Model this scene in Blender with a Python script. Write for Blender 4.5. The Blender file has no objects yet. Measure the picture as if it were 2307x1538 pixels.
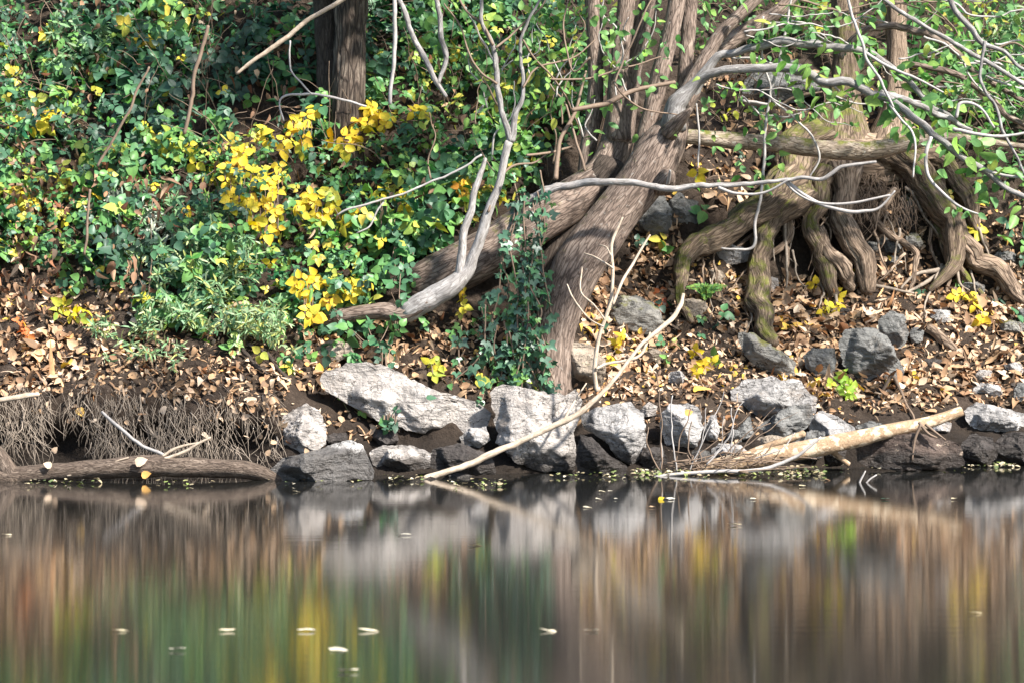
import bpy, math, random
import numpy as np
R = math.radians
rng = np.random.default_rng(7)
random.seed(7)
SC = bpy.context.scene
COL = SC.collection

# ------------------------------------------------------------------ camera
F = 7000.0                      # focal length in photo pixels (2307 x 1538)
CX, CY = 1153.5, 769.0
CAM = np.array([0.0, -14.0, 1.0])
PITCH = math.atan(199 / F)
cam_d = bpy.data.cameras.new("camera")
cam_d.sensor_fit = 'HORIZONTAL'
cam_d.angle = 2 * math.atan(CX / F)
cam_d.clip_end = 500
cam = bpy.data.objects.new("camera", cam_d)
COL.objects.link(cam)
cam.location = CAM
cam.rotation_euler = (R(90) - PITCH, 0, 0)
cam_d.dof.use_dof = True
cam_d.dof.focus_distance = 14.2
cam_d.dof.aperture_fstop = 6.0
SC.camera = cam
FWD = np.array([0, math.cos(PITCH), -math.sin(PITCH)])
UP = np.array([0, math.sin(PITCH), math.cos(PITCH)])

# ------------------------------------------------------------------ light
SUN_EL, SUN_AZ = 44.0, 130.0     # azimuth clockwise from +y (north); the sun is over the viewer's right shoulder
world = bpy.data.worlds.new("World")
SC.world = world
world.use_nodes = True
wn = world.node_tree.nodes
sky = wn.new('ShaderNodeTexSky')
sky.sky_type = 'NISHITA'
sky.sun_disc = False
sky.sun_elevation = R(SUN_EL)
sky.sun_rotation = R(SUN_AZ)
wn['Background'].inputs[1].default_value = 0.092
world.node_tree.links.new(sky.outputs[0], wn['Background'].inputs[0])
sun_d = bpy.data.lights.new("sun", 'SUN')
sun_d.energy = 5.0
sun_d.angle = R(3)
sun_d.color = (1.0, 0.95, 0.88)
sun = bpy.data.objects.new("sun", sun_d)
COL.objects.link(sun)
sun.rotation_euler = (R(90 - SUN_EL), 0, R(180 - SUN_AZ))
SC.view_settings.view_transform = 'Standard'
SC.view_settings.look = 'None'
SC.view_settings.gamma = 1
SC.view_settings.exposure = 1.45

# ------------------------------------------------------------------ maths helpers
def vnoise(p, seed=0):
    p = np.asarray(p, float)
    i = np.floor(p).astype(np.int64)
    f = p - i
    f = f * f * (3 - 2 * f)
    def h(a):
        n = (a[:, 0] * 374761393 + a[:, 1] * 668265263 + a[:, 2] * 2147483647 + seed * 974634777) & 0xffffffff
        n = ((n ^ (n >> 13)) * 1274126177) & 0xffffffff
        n = (n ^ (n >> 16)) & 0xffffffff
        n = (n * 2246822519) & 0xffffffff
        n = n ^ (n >> 15)
        return (n & 0xffff) / 65535.0
    r = 0
    for a in (0, 1):
        for b in (0, 1):
            for c in (0, 1):
                w = (f[:, 0] if a else 1 - f[:, 0]) * (f[:, 1] if b else 1 - f[:, 1]) * (f[:, 2] if c else 1 - f[:, 2])
                r = r + w * h(i + np.array([a, b, c]))
    return r * 2 - 1

def fbm(p, octv=4, seed=0):
    p = np.asarray(p, float)
    r, a = 0, 0.5
    for k in range(octv):
        r = r + a * vnoise(p * (2 ** k) + k * 17.3, seed + k)
        a *= 0.5
    return r

def smooth(a, b, x):
    t = np.clip((x - a) / (b - a), 0, 1)
    return t * t * (3 - 2 * t)

def nrm(v):
    v = np.asarray(v, float)
    return v / np.maximum(np.linalg.norm(v, axis=-1, keepdims=True), 1e-9)

# ------------------------------------------------------------------ the lie of the land
def yw(x):
    return np.interp(x, [-8, -2.6, -1.2, -0.3, 0.3, 0.9, 1.5, 2.4, 8], [0.3, 0.12, -0.02, 0.02, 0.2, 0.28, 0.5, 0.7, 0.9])

def terr(x, y, fine=True):
    x = np.asarray(x, float); y = np.asarray(y, float)
    t = y - yw(x)
    zl = np.interp(t, [-8, -1.2, 0, .06, .16, .4, 1.0, 2.0, 4, 7, 60], [-.7, -.6, 0, .12, .35, .47, 1.0, 1.95, 3.8, 5.2, 7])
    zm = np.interp(t, [-8, -1.2, 0, .08, .3, .5, 1.0, 2.0, 4, 7, 60], [-.7, -.6, 0, .06, .26, .44, .95, 1.9, 3.8, 5.2, 7])
    zr = np.interp(t, [-8, -1.2, 0, .08, .3, .8, 1.3, 1.55, 1.9, 3, 5, 7, 60], [-.7, -.6, 0, .10, .22, .52, .86, 1.38, 1.75, 2.5, 3.9, 4.8, 7])
    a = smooth(-1.15, -0.8, x); b = smooth(0.2, 0.75, x)
    z = zl * (1 - a) + zm * a * (1 - b) + zr * b
    if fine:
        sh = x.shape
        p = np.stack([x.ravel(), y.ravel(), np.zeros(x.size)], 1)
        n = fbm(p * 2.2, 4, 3).reshape(sh) * 0.10 + fbm(p * 11, 3, 9).reshape(sh) * 0.03
        z = z + n * smooth(0.0, 0.3, t)
    return z

_HX = np.arange(-6.5, 6.51, .025); _HY = np.arange(-1.6, 7.01, .025)
_a, _b = np.meshgrid(_HX, _HY)
_HZ = terr(_a, _b)
def terr_fast(x, y):
    fx = np.clip((x + 6.5) / .025, 0, len(_HX) - 1.001); fy = np.clip((y + 1.6) / .025, 0, len(_HY) - 1.001)
    i = fx.astype(int); j = fy.astype(int); u = fx - i; v = fy - j
    return (_HZ[j, i] * (1 - u) + _HZ[j, i + 1] * u) * (1 - v) + (_HZ[j + 1, i] * (1 - u) + _HZ[j + 1, i + 1] * u) * v

def rays(px, py):
    px = np.asarray(px, float); py = np.asarray(py, float)
    d = FWD[None] * F + np.array([1.0, 0, 0])[None] * (px - CX)[:, None] + UP[None] * (CY - py)[:, None]
    return d / d[:, 1:2]              # per metre of y

def hit(px, py):
    """where the sight line through a photo pixel meets the bank (or the water)"""
    px = np.atleast_1d(np.asarray(px, float)); py = np.atleast_1d(np.asarray(py, float))
    d = rays(px, py)
    out = np.full(len(px), 24.0); done = np.zeros(len(px), bool)
    prev = np.full(len(px), 6.0)
    for s in np.concatenate([np.arange(6, 13.2, .4), np.arange(13.2, 20.5, .03)]):
        q = CAM + d * s
        below = (np.maximum(terr_fast(q[:, 0], q[:, 1]), 0) >= q[:, 2]) & ~done
        out[below] = (s + prev[below]) / 2; done |= below
        prev[:] = s
    q = CAM + d * out[:, None]
    return q

def W(px, py, y):
    d = rays(np.atleast_1d(px), np.atleast_1d(py))
    return CAM + d * (np.atleast_1d(y) + 14.0)[:, None]

def tnormal(x, y):
    e = 0.06
    gx = (terr(x + e, y, False) - terr(x - e, y, False)) / (2 * e)
    gy = (terr(x, y + e, False) - terr(x, y - e, False)) / (2 * e)
    return nrm(np.stack([-gx, -gy, np.ones_like(gx)], 1))

# ------------------------------------------------------------------ mesh builder
class MB:
    def __init__(s):
        s.v, s.l, s.n, s.a, s.c = [], [], [], [], 0
    def add(s, V, faces, A=None):
        V = np.asarray(V, float)
        s.v.append(V)
        s.a.append(np.zeros((len(V), 3)) if A is None else np.asarray(A, float))
        for f in faces:
            f = np.asarray(f, np.int64)
            s.l.append((f + s.c).ravel()); s.n.append(np.full(len(f), f.shape[1]))
        s.c += len(V)
    def mesh(s, name):
        V = np.concatenate(s.v); L = np.concatenate(s.l); N = np.concatenate(s.n); A = np.concatenate(s.a)
        me = bpy.data.meshes.new(name)
        me.vertices.add(len(V)); me.vertices.foreach_set('co', V.astype(np.float32).ravel())
        me.loops.add(len(L)); me.loops.foreach_set('vertex_index', L.astype(np.int32))
        me.polygons.add(len(N))
        st = np.concatenate([[0], np.cumsum(N)[:-1]])
        me.polygons.foreach_set('loop_start', st.astype(np.int32))
        at = me.attributes.new('dat', 'FLOAT_VECTOR', 'POINT')
        at.data.foreach_set('vector', A.astype(np.float32).ravel())
        me.update(calc_edges=True); me.validate()
        me.polygons.foreach_set('use_smooth', np.ones(len(me.polygons), bool))
        return me
    def build(s, name, mat, parent=None):
        me = s.mesh(name); me.materials.append(mat)
        o = bpy.data.objects.new(name, me); COL.objects.link(o)
        if parent is not None:
            o.parent = parent
            o.matrix_parent_inverse = parent.matrix_basis.inverted()
        return o

def tag(o, label=None, cat=None, group=None, kind=None):
    if label: o['label'] = label
    if cat: o['category'] = cat
    if group: o['group'] = group
    if kind: o['kind'] = kind
    return o

def thing(name, label, cat, loc=(0, 0, 0), group=None):
    o = bpy.data.objects.new(name, None); COL.objects.link(o)
    o.location = tuple(float(c) for c in loc); o.empty_display_size = .05
    return tag(o, label, cat, group)

# ------------------------------------------------------------------ tubes (trunks, limbs, roots, twigs)
def catmull(P, step):
    P = np.asarray(P, float)
    if len(P) == 2: P = np.stack([P[0], (P[0] + P[1]) / 2, P[1]])
    Q = np.vstack([2 * P[0] - P[1], P, 2 * P[-1] - P[-2]])
    out = []
    for i in range(1, len(Q) - 2):
        n = max(2, int(np.linalg.norm(Q[i + 1, :3] - Q[i, :3]) / step))
        u = np.linspace(0, 1, n, endpoint=False)[:, None]
        a, b, c, d = Q[i - 1], Q[i], Q[i + 1], Q[i + 2]
        out.append(.5 * (2 * b + (c - a) * u + (2 * a - 5 * b + 4 * c - d) * u ** 2 + (3 * b - a - 3 * c + d) * u ** 3))
    out.append(P[-1:])
    r = np.vstack(out)
    r[:, 3] = np.maximum(r[:, 3], P[:, 3].min() * .8)
    return r

def tube(mb, P, nseg=10, rough=.05, wob=.0, seed=0, lump=0.0, ridge=0.0):
    """P rows x y z radius"""
    P = np.asarray(P, float)
    rm = P[:, 3].max()
    step = max(.012, min(.05, rm * .45))
    C = catmull(P, step)
    n = len(C)
    L = np.concatenate([[0], np.cumsum(np.linalg.norm(np.diff(C[:, :3], axis=0), axis=1))])
    if wob:
        s = np.stack([L * 9, np.full(n, seed * 3.7), np.zeros(n)], 1)
        C[:, 0] += fbm(s, 3, seed) * wob; C[:, 1] += fbm(s + 50, 3, seed) * wob; C[:, 2] += fbm(s + 90, 3, seed) * wob
    T = nrm(np.gradient(C[:, :3], axis=0))
    up = np.array([0, 1.0, 0])
    u = nrm(np.cross(T, up)); bad = np.linalg.norm(np.cross(T, up), axis=1) < .15
    for i in range(1, n):
        if bad[i] or True:
            w = u[i - 1] - T[i] * np.dot(u[i - 1], T[i]); u[i] = w / max(np.linalg.norm(w), 1e-6)
    v = np.cross(T, u)
    th = np.linspace(0, 2 * math.pi, nseg, endpoint=False)
    ct, st = np.cos(th), np.sin(th)
    r = C[:, 3][:, None] * np.ones(nseg)[None]
    bx = (ct[None] * rm + 0 * L[:, None]); by = (st[None] * rm + 0 * L[:, None]); bz = L[:, None] + 0 * ct[None]
    B = np.stack([bx.ravel(), by.ravel(), bz.ravel()], 1)
    if rough:
        q = B / max(rm, 1e-4); q[:, 2] *= .3
        dr = fbm(q * 1.7 + seed * 11, 4, seed).reshape(n, nseg) * rough * 2
        if lump: dr += fbm(B * np.array([.6, .6, 1]) / max(rm, 1e-4) * .8 + seed, 2, seed + 5).reshape(n, nseg) * lump * 2
        if ridge:
            g = B / max(rm, 1e-4) * np.array([3.2, 3.2, .45])
            dr -= ridge * (1 - np.abs(fbm(g + seed, 3, seed + 8)).reshape(n, nseg) * 3).clip(0, 1)
        r = r * (1 + dr)
    V = C[:, None, :3] + u[:, None] * (r * ct)[..., None] + v[:, None] * (r * st)[..., None]
    V = V.reshape(-1, 3)
    i = np.arange(n - 1)[:, None] * nseg + np.arange(nseg)[None]
    j = np.arange(n - 1)[:, None] * nseg + (np.arange(nseg)[None] + 1) % nseg
    quads = np.stack([i, i + nseg, j + nseg, j], -1).reshape(-1, 4)
    k = len(V)
    capA = C[0, :3] - T[0] * C[0, 3] * .3; capB = C[-1, :3] + T[-1] * C[-1, 3] * .5
    V = np.vstack([V, capA, capB])
    B = np.vstack([B, [[0, 0, 0]], [[0, 0, L[-1]]]])
    a = np.arange(nseg); b = (a + 1) % nseg
    t1 = np.stack([np.full(nseg, k), a, b], 1)
    t2 = np.stack([np.full(nseg, k + 1), b + (n - 1) * nseg, a + (n - 1) * nseg], 1)
    mb.add(V, [quads, t1, t2], B + np.array([seed * 1.37, 0, seed * .71]))

def path(pts, y0=None, y1=None, toff=None):
    """photo pixels (x, y, width) -> world points with radius; depth runs y0..y1, or follows the ground (toff metres toward the viewer)"""
    P = np.array(pts, float)
    if toff is None:
        s = np.concatenate([[0], np.cumsum(np.hypot(np.diff(P[:, 0]), np.diff(P[:, 1])))]); s /= max(s[-1], 1e-6)
        if isinstance(y0, (list, tuple)):
            Y = np.interp(s, np.linspace(0, 1, len(y0)), y0)
        else:
            Y = y0 + (y1 - y0) * s if y1 is not None else np.full(len(P), float(y0))
    else:
        Y = hit(P[:, 0], P[:, 1])[:, 1] - toff
        if len(Y) > 2: Y = np.convolve(np.concatenate([[Y[0]], Y, [Y[-1]]]), [.25, .5, .25], 'valid')
    X = W(P[:, 0], P[:, 1], Y)
    return np.column_stack([X, P[:, 2] / 2 * (Y + 14) / F])

# ------------------------------------------------------------------ leaves
def leaf_template(kind):
    if kind == 'ivy':
        ang = np.array([-2.6, -1.9, -1.25, -.95, -.45, 0, .45, .95, 1.25, 1.9, 2.6])
        rad = np.array([.30, .42, .55, .34, .36, .75, .36, .34, .55, .42, .30])
        u = np.concatenate([[0], np.sin(ang) * rad]); v = np.concatenate([[.3], .3 + np.cos(ang) * rad])
        f = [np.stack([np.zeros(10, int), np.arange(1, 11), np.arange(2, 12)], 1)]
        return u, v, f
    prof = {'bramble': ((.12, .36, .68), (.30, .40, .27)), 'cotton': ((.08, .34, .68), (.30, .42, .29)),
            'willow': ((.2, .5, .8), (.075, .09, .06)), 'oval': ((.15, .45, .78), (.22, .29, .17))}[kind]
    vs, ws = prof
    u = [0, 0] + [0] * 3 + [-w for w in ws] + list(ws)
    v = [0, 1] + list(vs) + list(vs) + list(vs)
    T = [[0, 5, 2], [4, 7, 1], [0, 2, 8], [4, 1, 10]]
    Q = [[2, 5, 6, 3], [3, 6, 7, 4], [2, 3, 9, 8], [3, 4, 10, 9]]
    return np.array(u, float), np.array(v, float), [np.array(T), np.array(Q)]

def leaves(mb, P, D, N, L, col, kind='bramble', curl=.25, fold=.25, wr=None):
    P = np.asarray(P, float); n = len(P)
    if n == 0: return
    D = nrm(D); S = nrm(np.cross(D, N)); N = np.cross(S, D)
    u, v, F_ = leaf_template(kind)
    L = np.broadcast_to(np.asarray(L, float), (n,)); m = len(u)
    wv = np.ones(n) if wr is None else wr
    cu = curl * rng.normal(.6, .8, n); fo = fold * rng.normal(1, .6, n); tw = rng.normal(0, .25, n) * curl * 3
    uu = u[None] * wv[:, None]; vv = np.broadcast_to(v[None], (n, m))
    th = -cu[:, None] * vv ** 2 + fo[:, None] * np.abs(uu) + tw[:, None] * uu * vv + rng.normal(0, .03, (n, m)) * (curl > .1)
    V = P[:, None] + (D[:, None] * vv[..., None] + S[:, None] * uu[..., None] + N[:, None] * th[..., None]) * L[:, None, None]
    A = np.stack([np.broadcast_to(u[None] / .45, (n, m)), vv, np.broadcast_to(np.asarray(col, float)[:, None] if np.ndim(col) else np.full((n, 1), col), (n, m))], -1)
    off = (np.arange(n) * m)[:, None, None]
    mb.add(V.reshape(-1, 3), [(f[None] + off).reshape(-1, f.shape[1]) for f in F_], A.reshape(-1, 3))

def compound(mb, P, N, size, col, k=3, kind='bramble', jit=.3, droop=.25, stemside=None):
    """palmate leaves: k leaflets about one point"""
    P = np.asarray(P, float); n = len(P)
    N = nrm(N)
    a0 = rng.uniform(0, 2 * math.pi, n)
    ref = np.stack([np.cos(a0), np.zeros(n), np.sin(a0)], 1)
    ref[:, 2] -= .55                       # leaf tips hang a little
    X = nrm(ref - N * np.sum(ref * N, 1, keepdims=True)); Y = np.cross(N, X)
    angs = {3: (0, 1.45, -1.45), 5: (0, 1.05, -1.05, 2.1, -2.1)}[k]
    for i, a in enumerate(angs):
        aa = a + rng.normal(0, .15, n)
        D = X * np.cos(aa)[:, None] + Y * np.sin(aa)[:, None]
        D = D + N * rng.normal(-droop, .2, n)[:, None]
        Nj = nrm(N + rng.normal(0, jit, (n, 3)) * .6)
        s = size * rng.uniform(.8, 1.1, n) * (1.12 if i == 0 else .88)
        leaves(mb, P + D * size[:, None] * (.22 if i == 0 else .06), D, Nj, s, np.clip(col + rng.normal(0, .05, n), 0, .999), kind, .2, .28)

def in_poly(px, py, poly):
    p = np.asarray(poly, float); c = np.zeros(len(px), bool)
    j = len(p) - 1
    for i in range(len(p)):
        m = ((p[i, 1] > py) != (p[j, 1] > py)) & (px < (p[j, 0] - p[i, 0]) * (py - p[i, 1]) / (p[j, 1] - p[i, 1] + 1e-9) + p[i, 0])
        c ^= m; j = i
    return c

def sample(poly, per_px, noise=None, thr=0.0, sc=160., seed=1):
    """random photo pixels inside a polygon; noise thins them into clumps"""
    p = np.asarray(poly, float); lo, hi = p.min(0), p.max(0)
    n = int((hi[0] - lo[0]) * (hi[1] - lo[1]) / per_px)
    x = rng.uniform(lo[0], hi[0], n); y = rng.uniform(lo[1], hi[1], n)
    k = in_poly(x, y, p)
    x, y = x[k], y[k]
    if noise:
        q = fbm(np.stack([x / sc, y / sc, np.full(len(x), seed * 5.1)], 1), 3, seed)
        k = q + rng.normal(0, .12, len(x)) > thr
        x, y = x[k], y[k]
    return x, y

# ------------------------------------------------------------------ materials
def mat_base(name):
    m = bpy.data.materials.new(name); m.use_nodes = True
    nt = m.node_tree; nt.nodes.clear()
    return m, nt, nt.nodes, nt.links

def ramp(nd, stops, mode='LINEAR'):
    r = nd.new('ShaderNodeValToRGB'); cr = r.color_ramp; cr.interpolation = mode
    while len(cr.elements) > 1: cr.elements.remove(cr.elements[-1])
    cr.elements[0].position = stops[0][0]; cr.elements[0].color = (*stops[0][1], 1)
    for p, c in stops[1:]:
        e = cr.elements.new(p); e.color = (*c, 1)
    return r

def math_n(nd, lk, op, a, b=None, c=None):
    n = nd.new('ShaderNodeMath'); n.operation = op
    for i, x in enumerate((a, b, c)):
        if x is None: continue
        if isinstance(x, (int, float)): n.inputs[i].default_value = x
        else: lk.new(x, n.inputs[i])
    return n.outputs[0]

def mixc(nd, lk, f, a, b, mode='MIX'):
    n = nd.new('ShaderNodeMix'); n.data_type = 'RGBA'; n.blend_type = mode; n.clamp_factor = True
    for s, x in ((n.inputs[0], f), (n.inputs[6], a), (n.inputs[7], b)):
        if isinstance(x, (int, float)): s.default_value = x
        elif isinstance(x, tuple): s.default_value = (*x, 1)
        else: lk.new(x, s)
    return n.outputs[2]

def noise_n(nd, lk, vec, scale, detail=4, rough=.55, dist=0):
    n = nd.new('ShaderNodeTexNoise'); n.inputs['Scale'].default_value = scale; n.inputs['Detail'].default_value = detail
    n.inputs['Roughness'].default_value = rough; n.inputs['Distortion'].default_value = dist
    if vec is not None: lk.new(vec, n.inputs['Vector'])
    return n.outputs['Fac']

def leaf_mat(name, stops, trans=.3, rough=.45, spec=.35, edge=None, vein=.35):
    m, nt, nd, lk = mat_base(name)
    at = nd.new('ShaderNodeAttribute'); at.attribute_name = 'dat'
    sp = nd.new('ShaderNodeSeparateXYZ'); lk.new(at.outputs['Vector'], sp.inputs[0])
    rp = ramp(nd, stops); lk.new(sp.outputs[2], rp.inputs[0])
    geo = nd.new('ShaderNodeNewGeometry')
    nz = noise_n(nd, lk, geo.outputs['Position'], 60, 3)
    au = math_n(nd, lk, 'ABSOLUTE', sp.outputs[0])
    c = rp.outputs[0]
    hs = nd.new('ShaderNodeHueSaturation'); lk.new(c, hs.inputs['Color'])
    lk.new(math_n(nd, lk, 'MULTIPLY_ADD', nz, .9, .55), hs.inputs['Value'])
    c = hs.outputs[0]
    if edge:
        e = math_n(nd, lk, 'ADD', math_n(nd, lk, 'MULTIPLY', math_n(nd, lk, 'POWER', au, 2.0), .5), math_n(nd, lk, 'MULTIPLY', nz, 1.3))
        e = math_n(nd, lk, 'MULTIPLY', math_n(nd, lk, 'SUBTRACT', e, .86), 4.0)
        e.node.use_clamp = True
        c = mixc(nd, lk, e, c, edge)
    # side veins and midrib, a little lighter than the blade
    wv = math_n(nd, lk, 'SINE', math_n(nd, lk, 'MULTIPLY', math_n(nd, lk, 'SUBTRACT', sp.outputs[1], math_n(nd, lk, 'MULTIPLY', au, .35)), 42.0))
    wv = math_n(nd, lk, 'MULTIPLY', math_n(nd, lk, 'GREATER_THAN', wv, .75), .4)
    mr = math_n(nd, lk, 'LESS_THAN', au, .07)
    vv = math_n(nd, lk, 'MULTIPLY', math_n(nd, lk, 'MAXIMUM', wv, mr), vein)
    light = mixc(nd, lk, 1.0, c, (1.7, 1.6, 1.5), 'MULTIPLY')
    c = mixc(nd, lk, vv, c, light)
    back = mixc(nd, lk, .35, c, (.22, .26, .2))
    c2 = mixc(nd, lk, math_n(nd, lk, 'MULTIPLY', geo.outputs['Backfacing'], .6), c, back)
    b = nd.new('ShaderNodeBsdfPrincipled'); lk.new(c2, b.inputs['Base Color'])
    b.inputs['Roughness'].default_value = rough; b.inputs['Specular IOR Level'].default_value = spec
    t = nd.new('ShaderNodeBsdfTranslucent'); lk.new(c2, t.inputs['Color'])
    mx = nd.new('ShaderNodeMixShader'); mx.inputs[0].default_value = trans
    lk.new(b.outputs[0], mx.inputs[1]); lk.new(t.outputs[0], mx.inputs[2])
    o = nd.new('ShaderNodeOutputMaterial'); lk.new(mx.outputs[0], o.inputs[0])
    return m

def bark_mat(name, dark, mid, pale, moss=0.0, scale=1.0, rough=.85, patch=None, bump=.6, lichen=.0, furrow=1.0, stretch=.2):
    m, nt, nd, lk = mat_base(name)
    at = nd.new('ShaderNodeAttribute'); at.attribute_name = 'dat'
    mp = nd.new('ShaderNodeMapping'); mp.inputs['Scale'].default_value = (1, 1, stretch); lk.new(at.outputs['Vector'], mp.inputs[0])
    n1 = noise_n(nd, lk, mp.outputs[0], 60 * scale, 7, .7, .4)
    vo = nd.new('ShaderNodeTexVoronoi'); vo.feature = 'DISTANCE_TO_EDGE'; vo.inputs['Scale'].default_value = 62 * scale
    wob = nd.new('ShaderNodeVectorMath'); wob.operation = 'ADD'
    nv = nd.new('ShaderNodeTexNoise'); nv.inputs['Scale'].default_value = 30 * scale; lk.new(mp.outputs[0], nv.inputs['Vector'])
    sc = nd.new('ShaderNodeVectorMath'); sc.operation = 'SCALE'; sc.inputs['Scale'].default_value = .035; lk.new(nv.outputs['Color'], sc.inputs[0])
    lk.new(mp.outputs[0], wob.inputs[0]); lk.new(sc.outputs[0], wob.inputs[1]); lk.new(wob.outputs[0], vo.inputs['Vector'])
    fur = math_n(nd, lk, 'MULTIPLY', vo.outputs['Distance'], 7.0); fur.node.use_clamp = True
    mp3 = nd.new('ShaderNodeMapping'); mp3.inputs['Scale'].default_value = (1, 1, .5); lk.new(at.outputs['Vector'], mp3.inputs[0])
    n0 = noise_n(nd, lk, mp3.outputs[0], 17 * scale, 5, .65, .6)
    n1 = math_n(nd, lk, 'ADD', math_n(nd, lk, 'MULTIPLY', n1, .5), math_n(nd, lk, 'MULTIPLY', n0, .5))
    h = math_n(nd, lk, 'SUBTRACT', n1, math_n(nd, lk, 'MULTIPLY', math_n(nd, lk, 'SUBTRACT', 1.0, fur), .24 * furrow))
    rp = ramp(nd, [(.28, dark), (.48, mid), (.66, pale)]); lk.new(h, rp.inputs[0])
    geo = nd.new('ShaderNodeNewGeometry')
    big = noise_n(nd, lk, geo.outputs['Position'], 9, 4, .6)
    c = mixc(nd, lk, math_n(nd, lk, 'MULTIPLY', big, .55), rp.outputs[0], mid)
    if lichen:
        l = noise_n(nd, lk, geo.outputs['Position'], 34, 5, .7)
        l = math_n(nd, lk, 'MULTIPLY', math_n(nd, lk, 'SUBTRACT', l, .60), 8.0); l.node.use_clamp = True
        c = mixc(nd, lk, math_n(nd, lk, 'MULTIPLY', l, lichen), c, (.52, .52, .48))
    if patch:
        l = noise_n(nd, lk, at.outputs['Vector'], 20, 3, .6)
        l = math_n(nd, lk, 'MULTIPLY', math_n(nd, lk, 'SUBTRACT', l, .53), 25.0); l.node.use_clamp = True
        c = mixc(nd, lk, l, c, patch)
    if moss:
        sp = nd.new('ShaderNodeSeparateXYZ'); lk.new(geo.outputs['Normal'], sp.inputs[0])
        mn = noise_n(nd, lk, geo.outputs['Position'], 14, 6, .7)
        k = math_n(nd, lk, 'ADD', math_n(nd, lk, 'MULTIPLY', sp.outputs[2], .35), math_n(nd, lk, 'MULTIPLY', mn, 2.0))
        k = math_n(nd, lk, 'MULTIPLY', math_n(nd, lk, 'SUBTRACT', k, 1.45 - moss), 3.0); k.node.use_clamp = True
        c = mixc(nd, lk, k, c, mixc(nd, lk, n1, (.045, .06, .01), (.17, .17, .03)))
    b = nd.new('ShaderNodeBsdfPrincipled'); lk.new(c, b.inputs['Base Color']); b.inputs['Roughness'].default_value = rough
    b.inputs['Specular IOR Level'].default_value = .25
    bp = nd.new('ShaderNodeBump'); bp.inputs['Strength'].default_value = bump; bp.inputs['Distance'].default_value = .012; lk.new(h, bp.inputs['Height'])
    lk.new(bp.outputs[0], b.inputs['Normal'])
    o = nd.new('ShaderNodeOutputMaterial'); lk.new(b.outputs[0], o.inputs[0])
    return m

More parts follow.
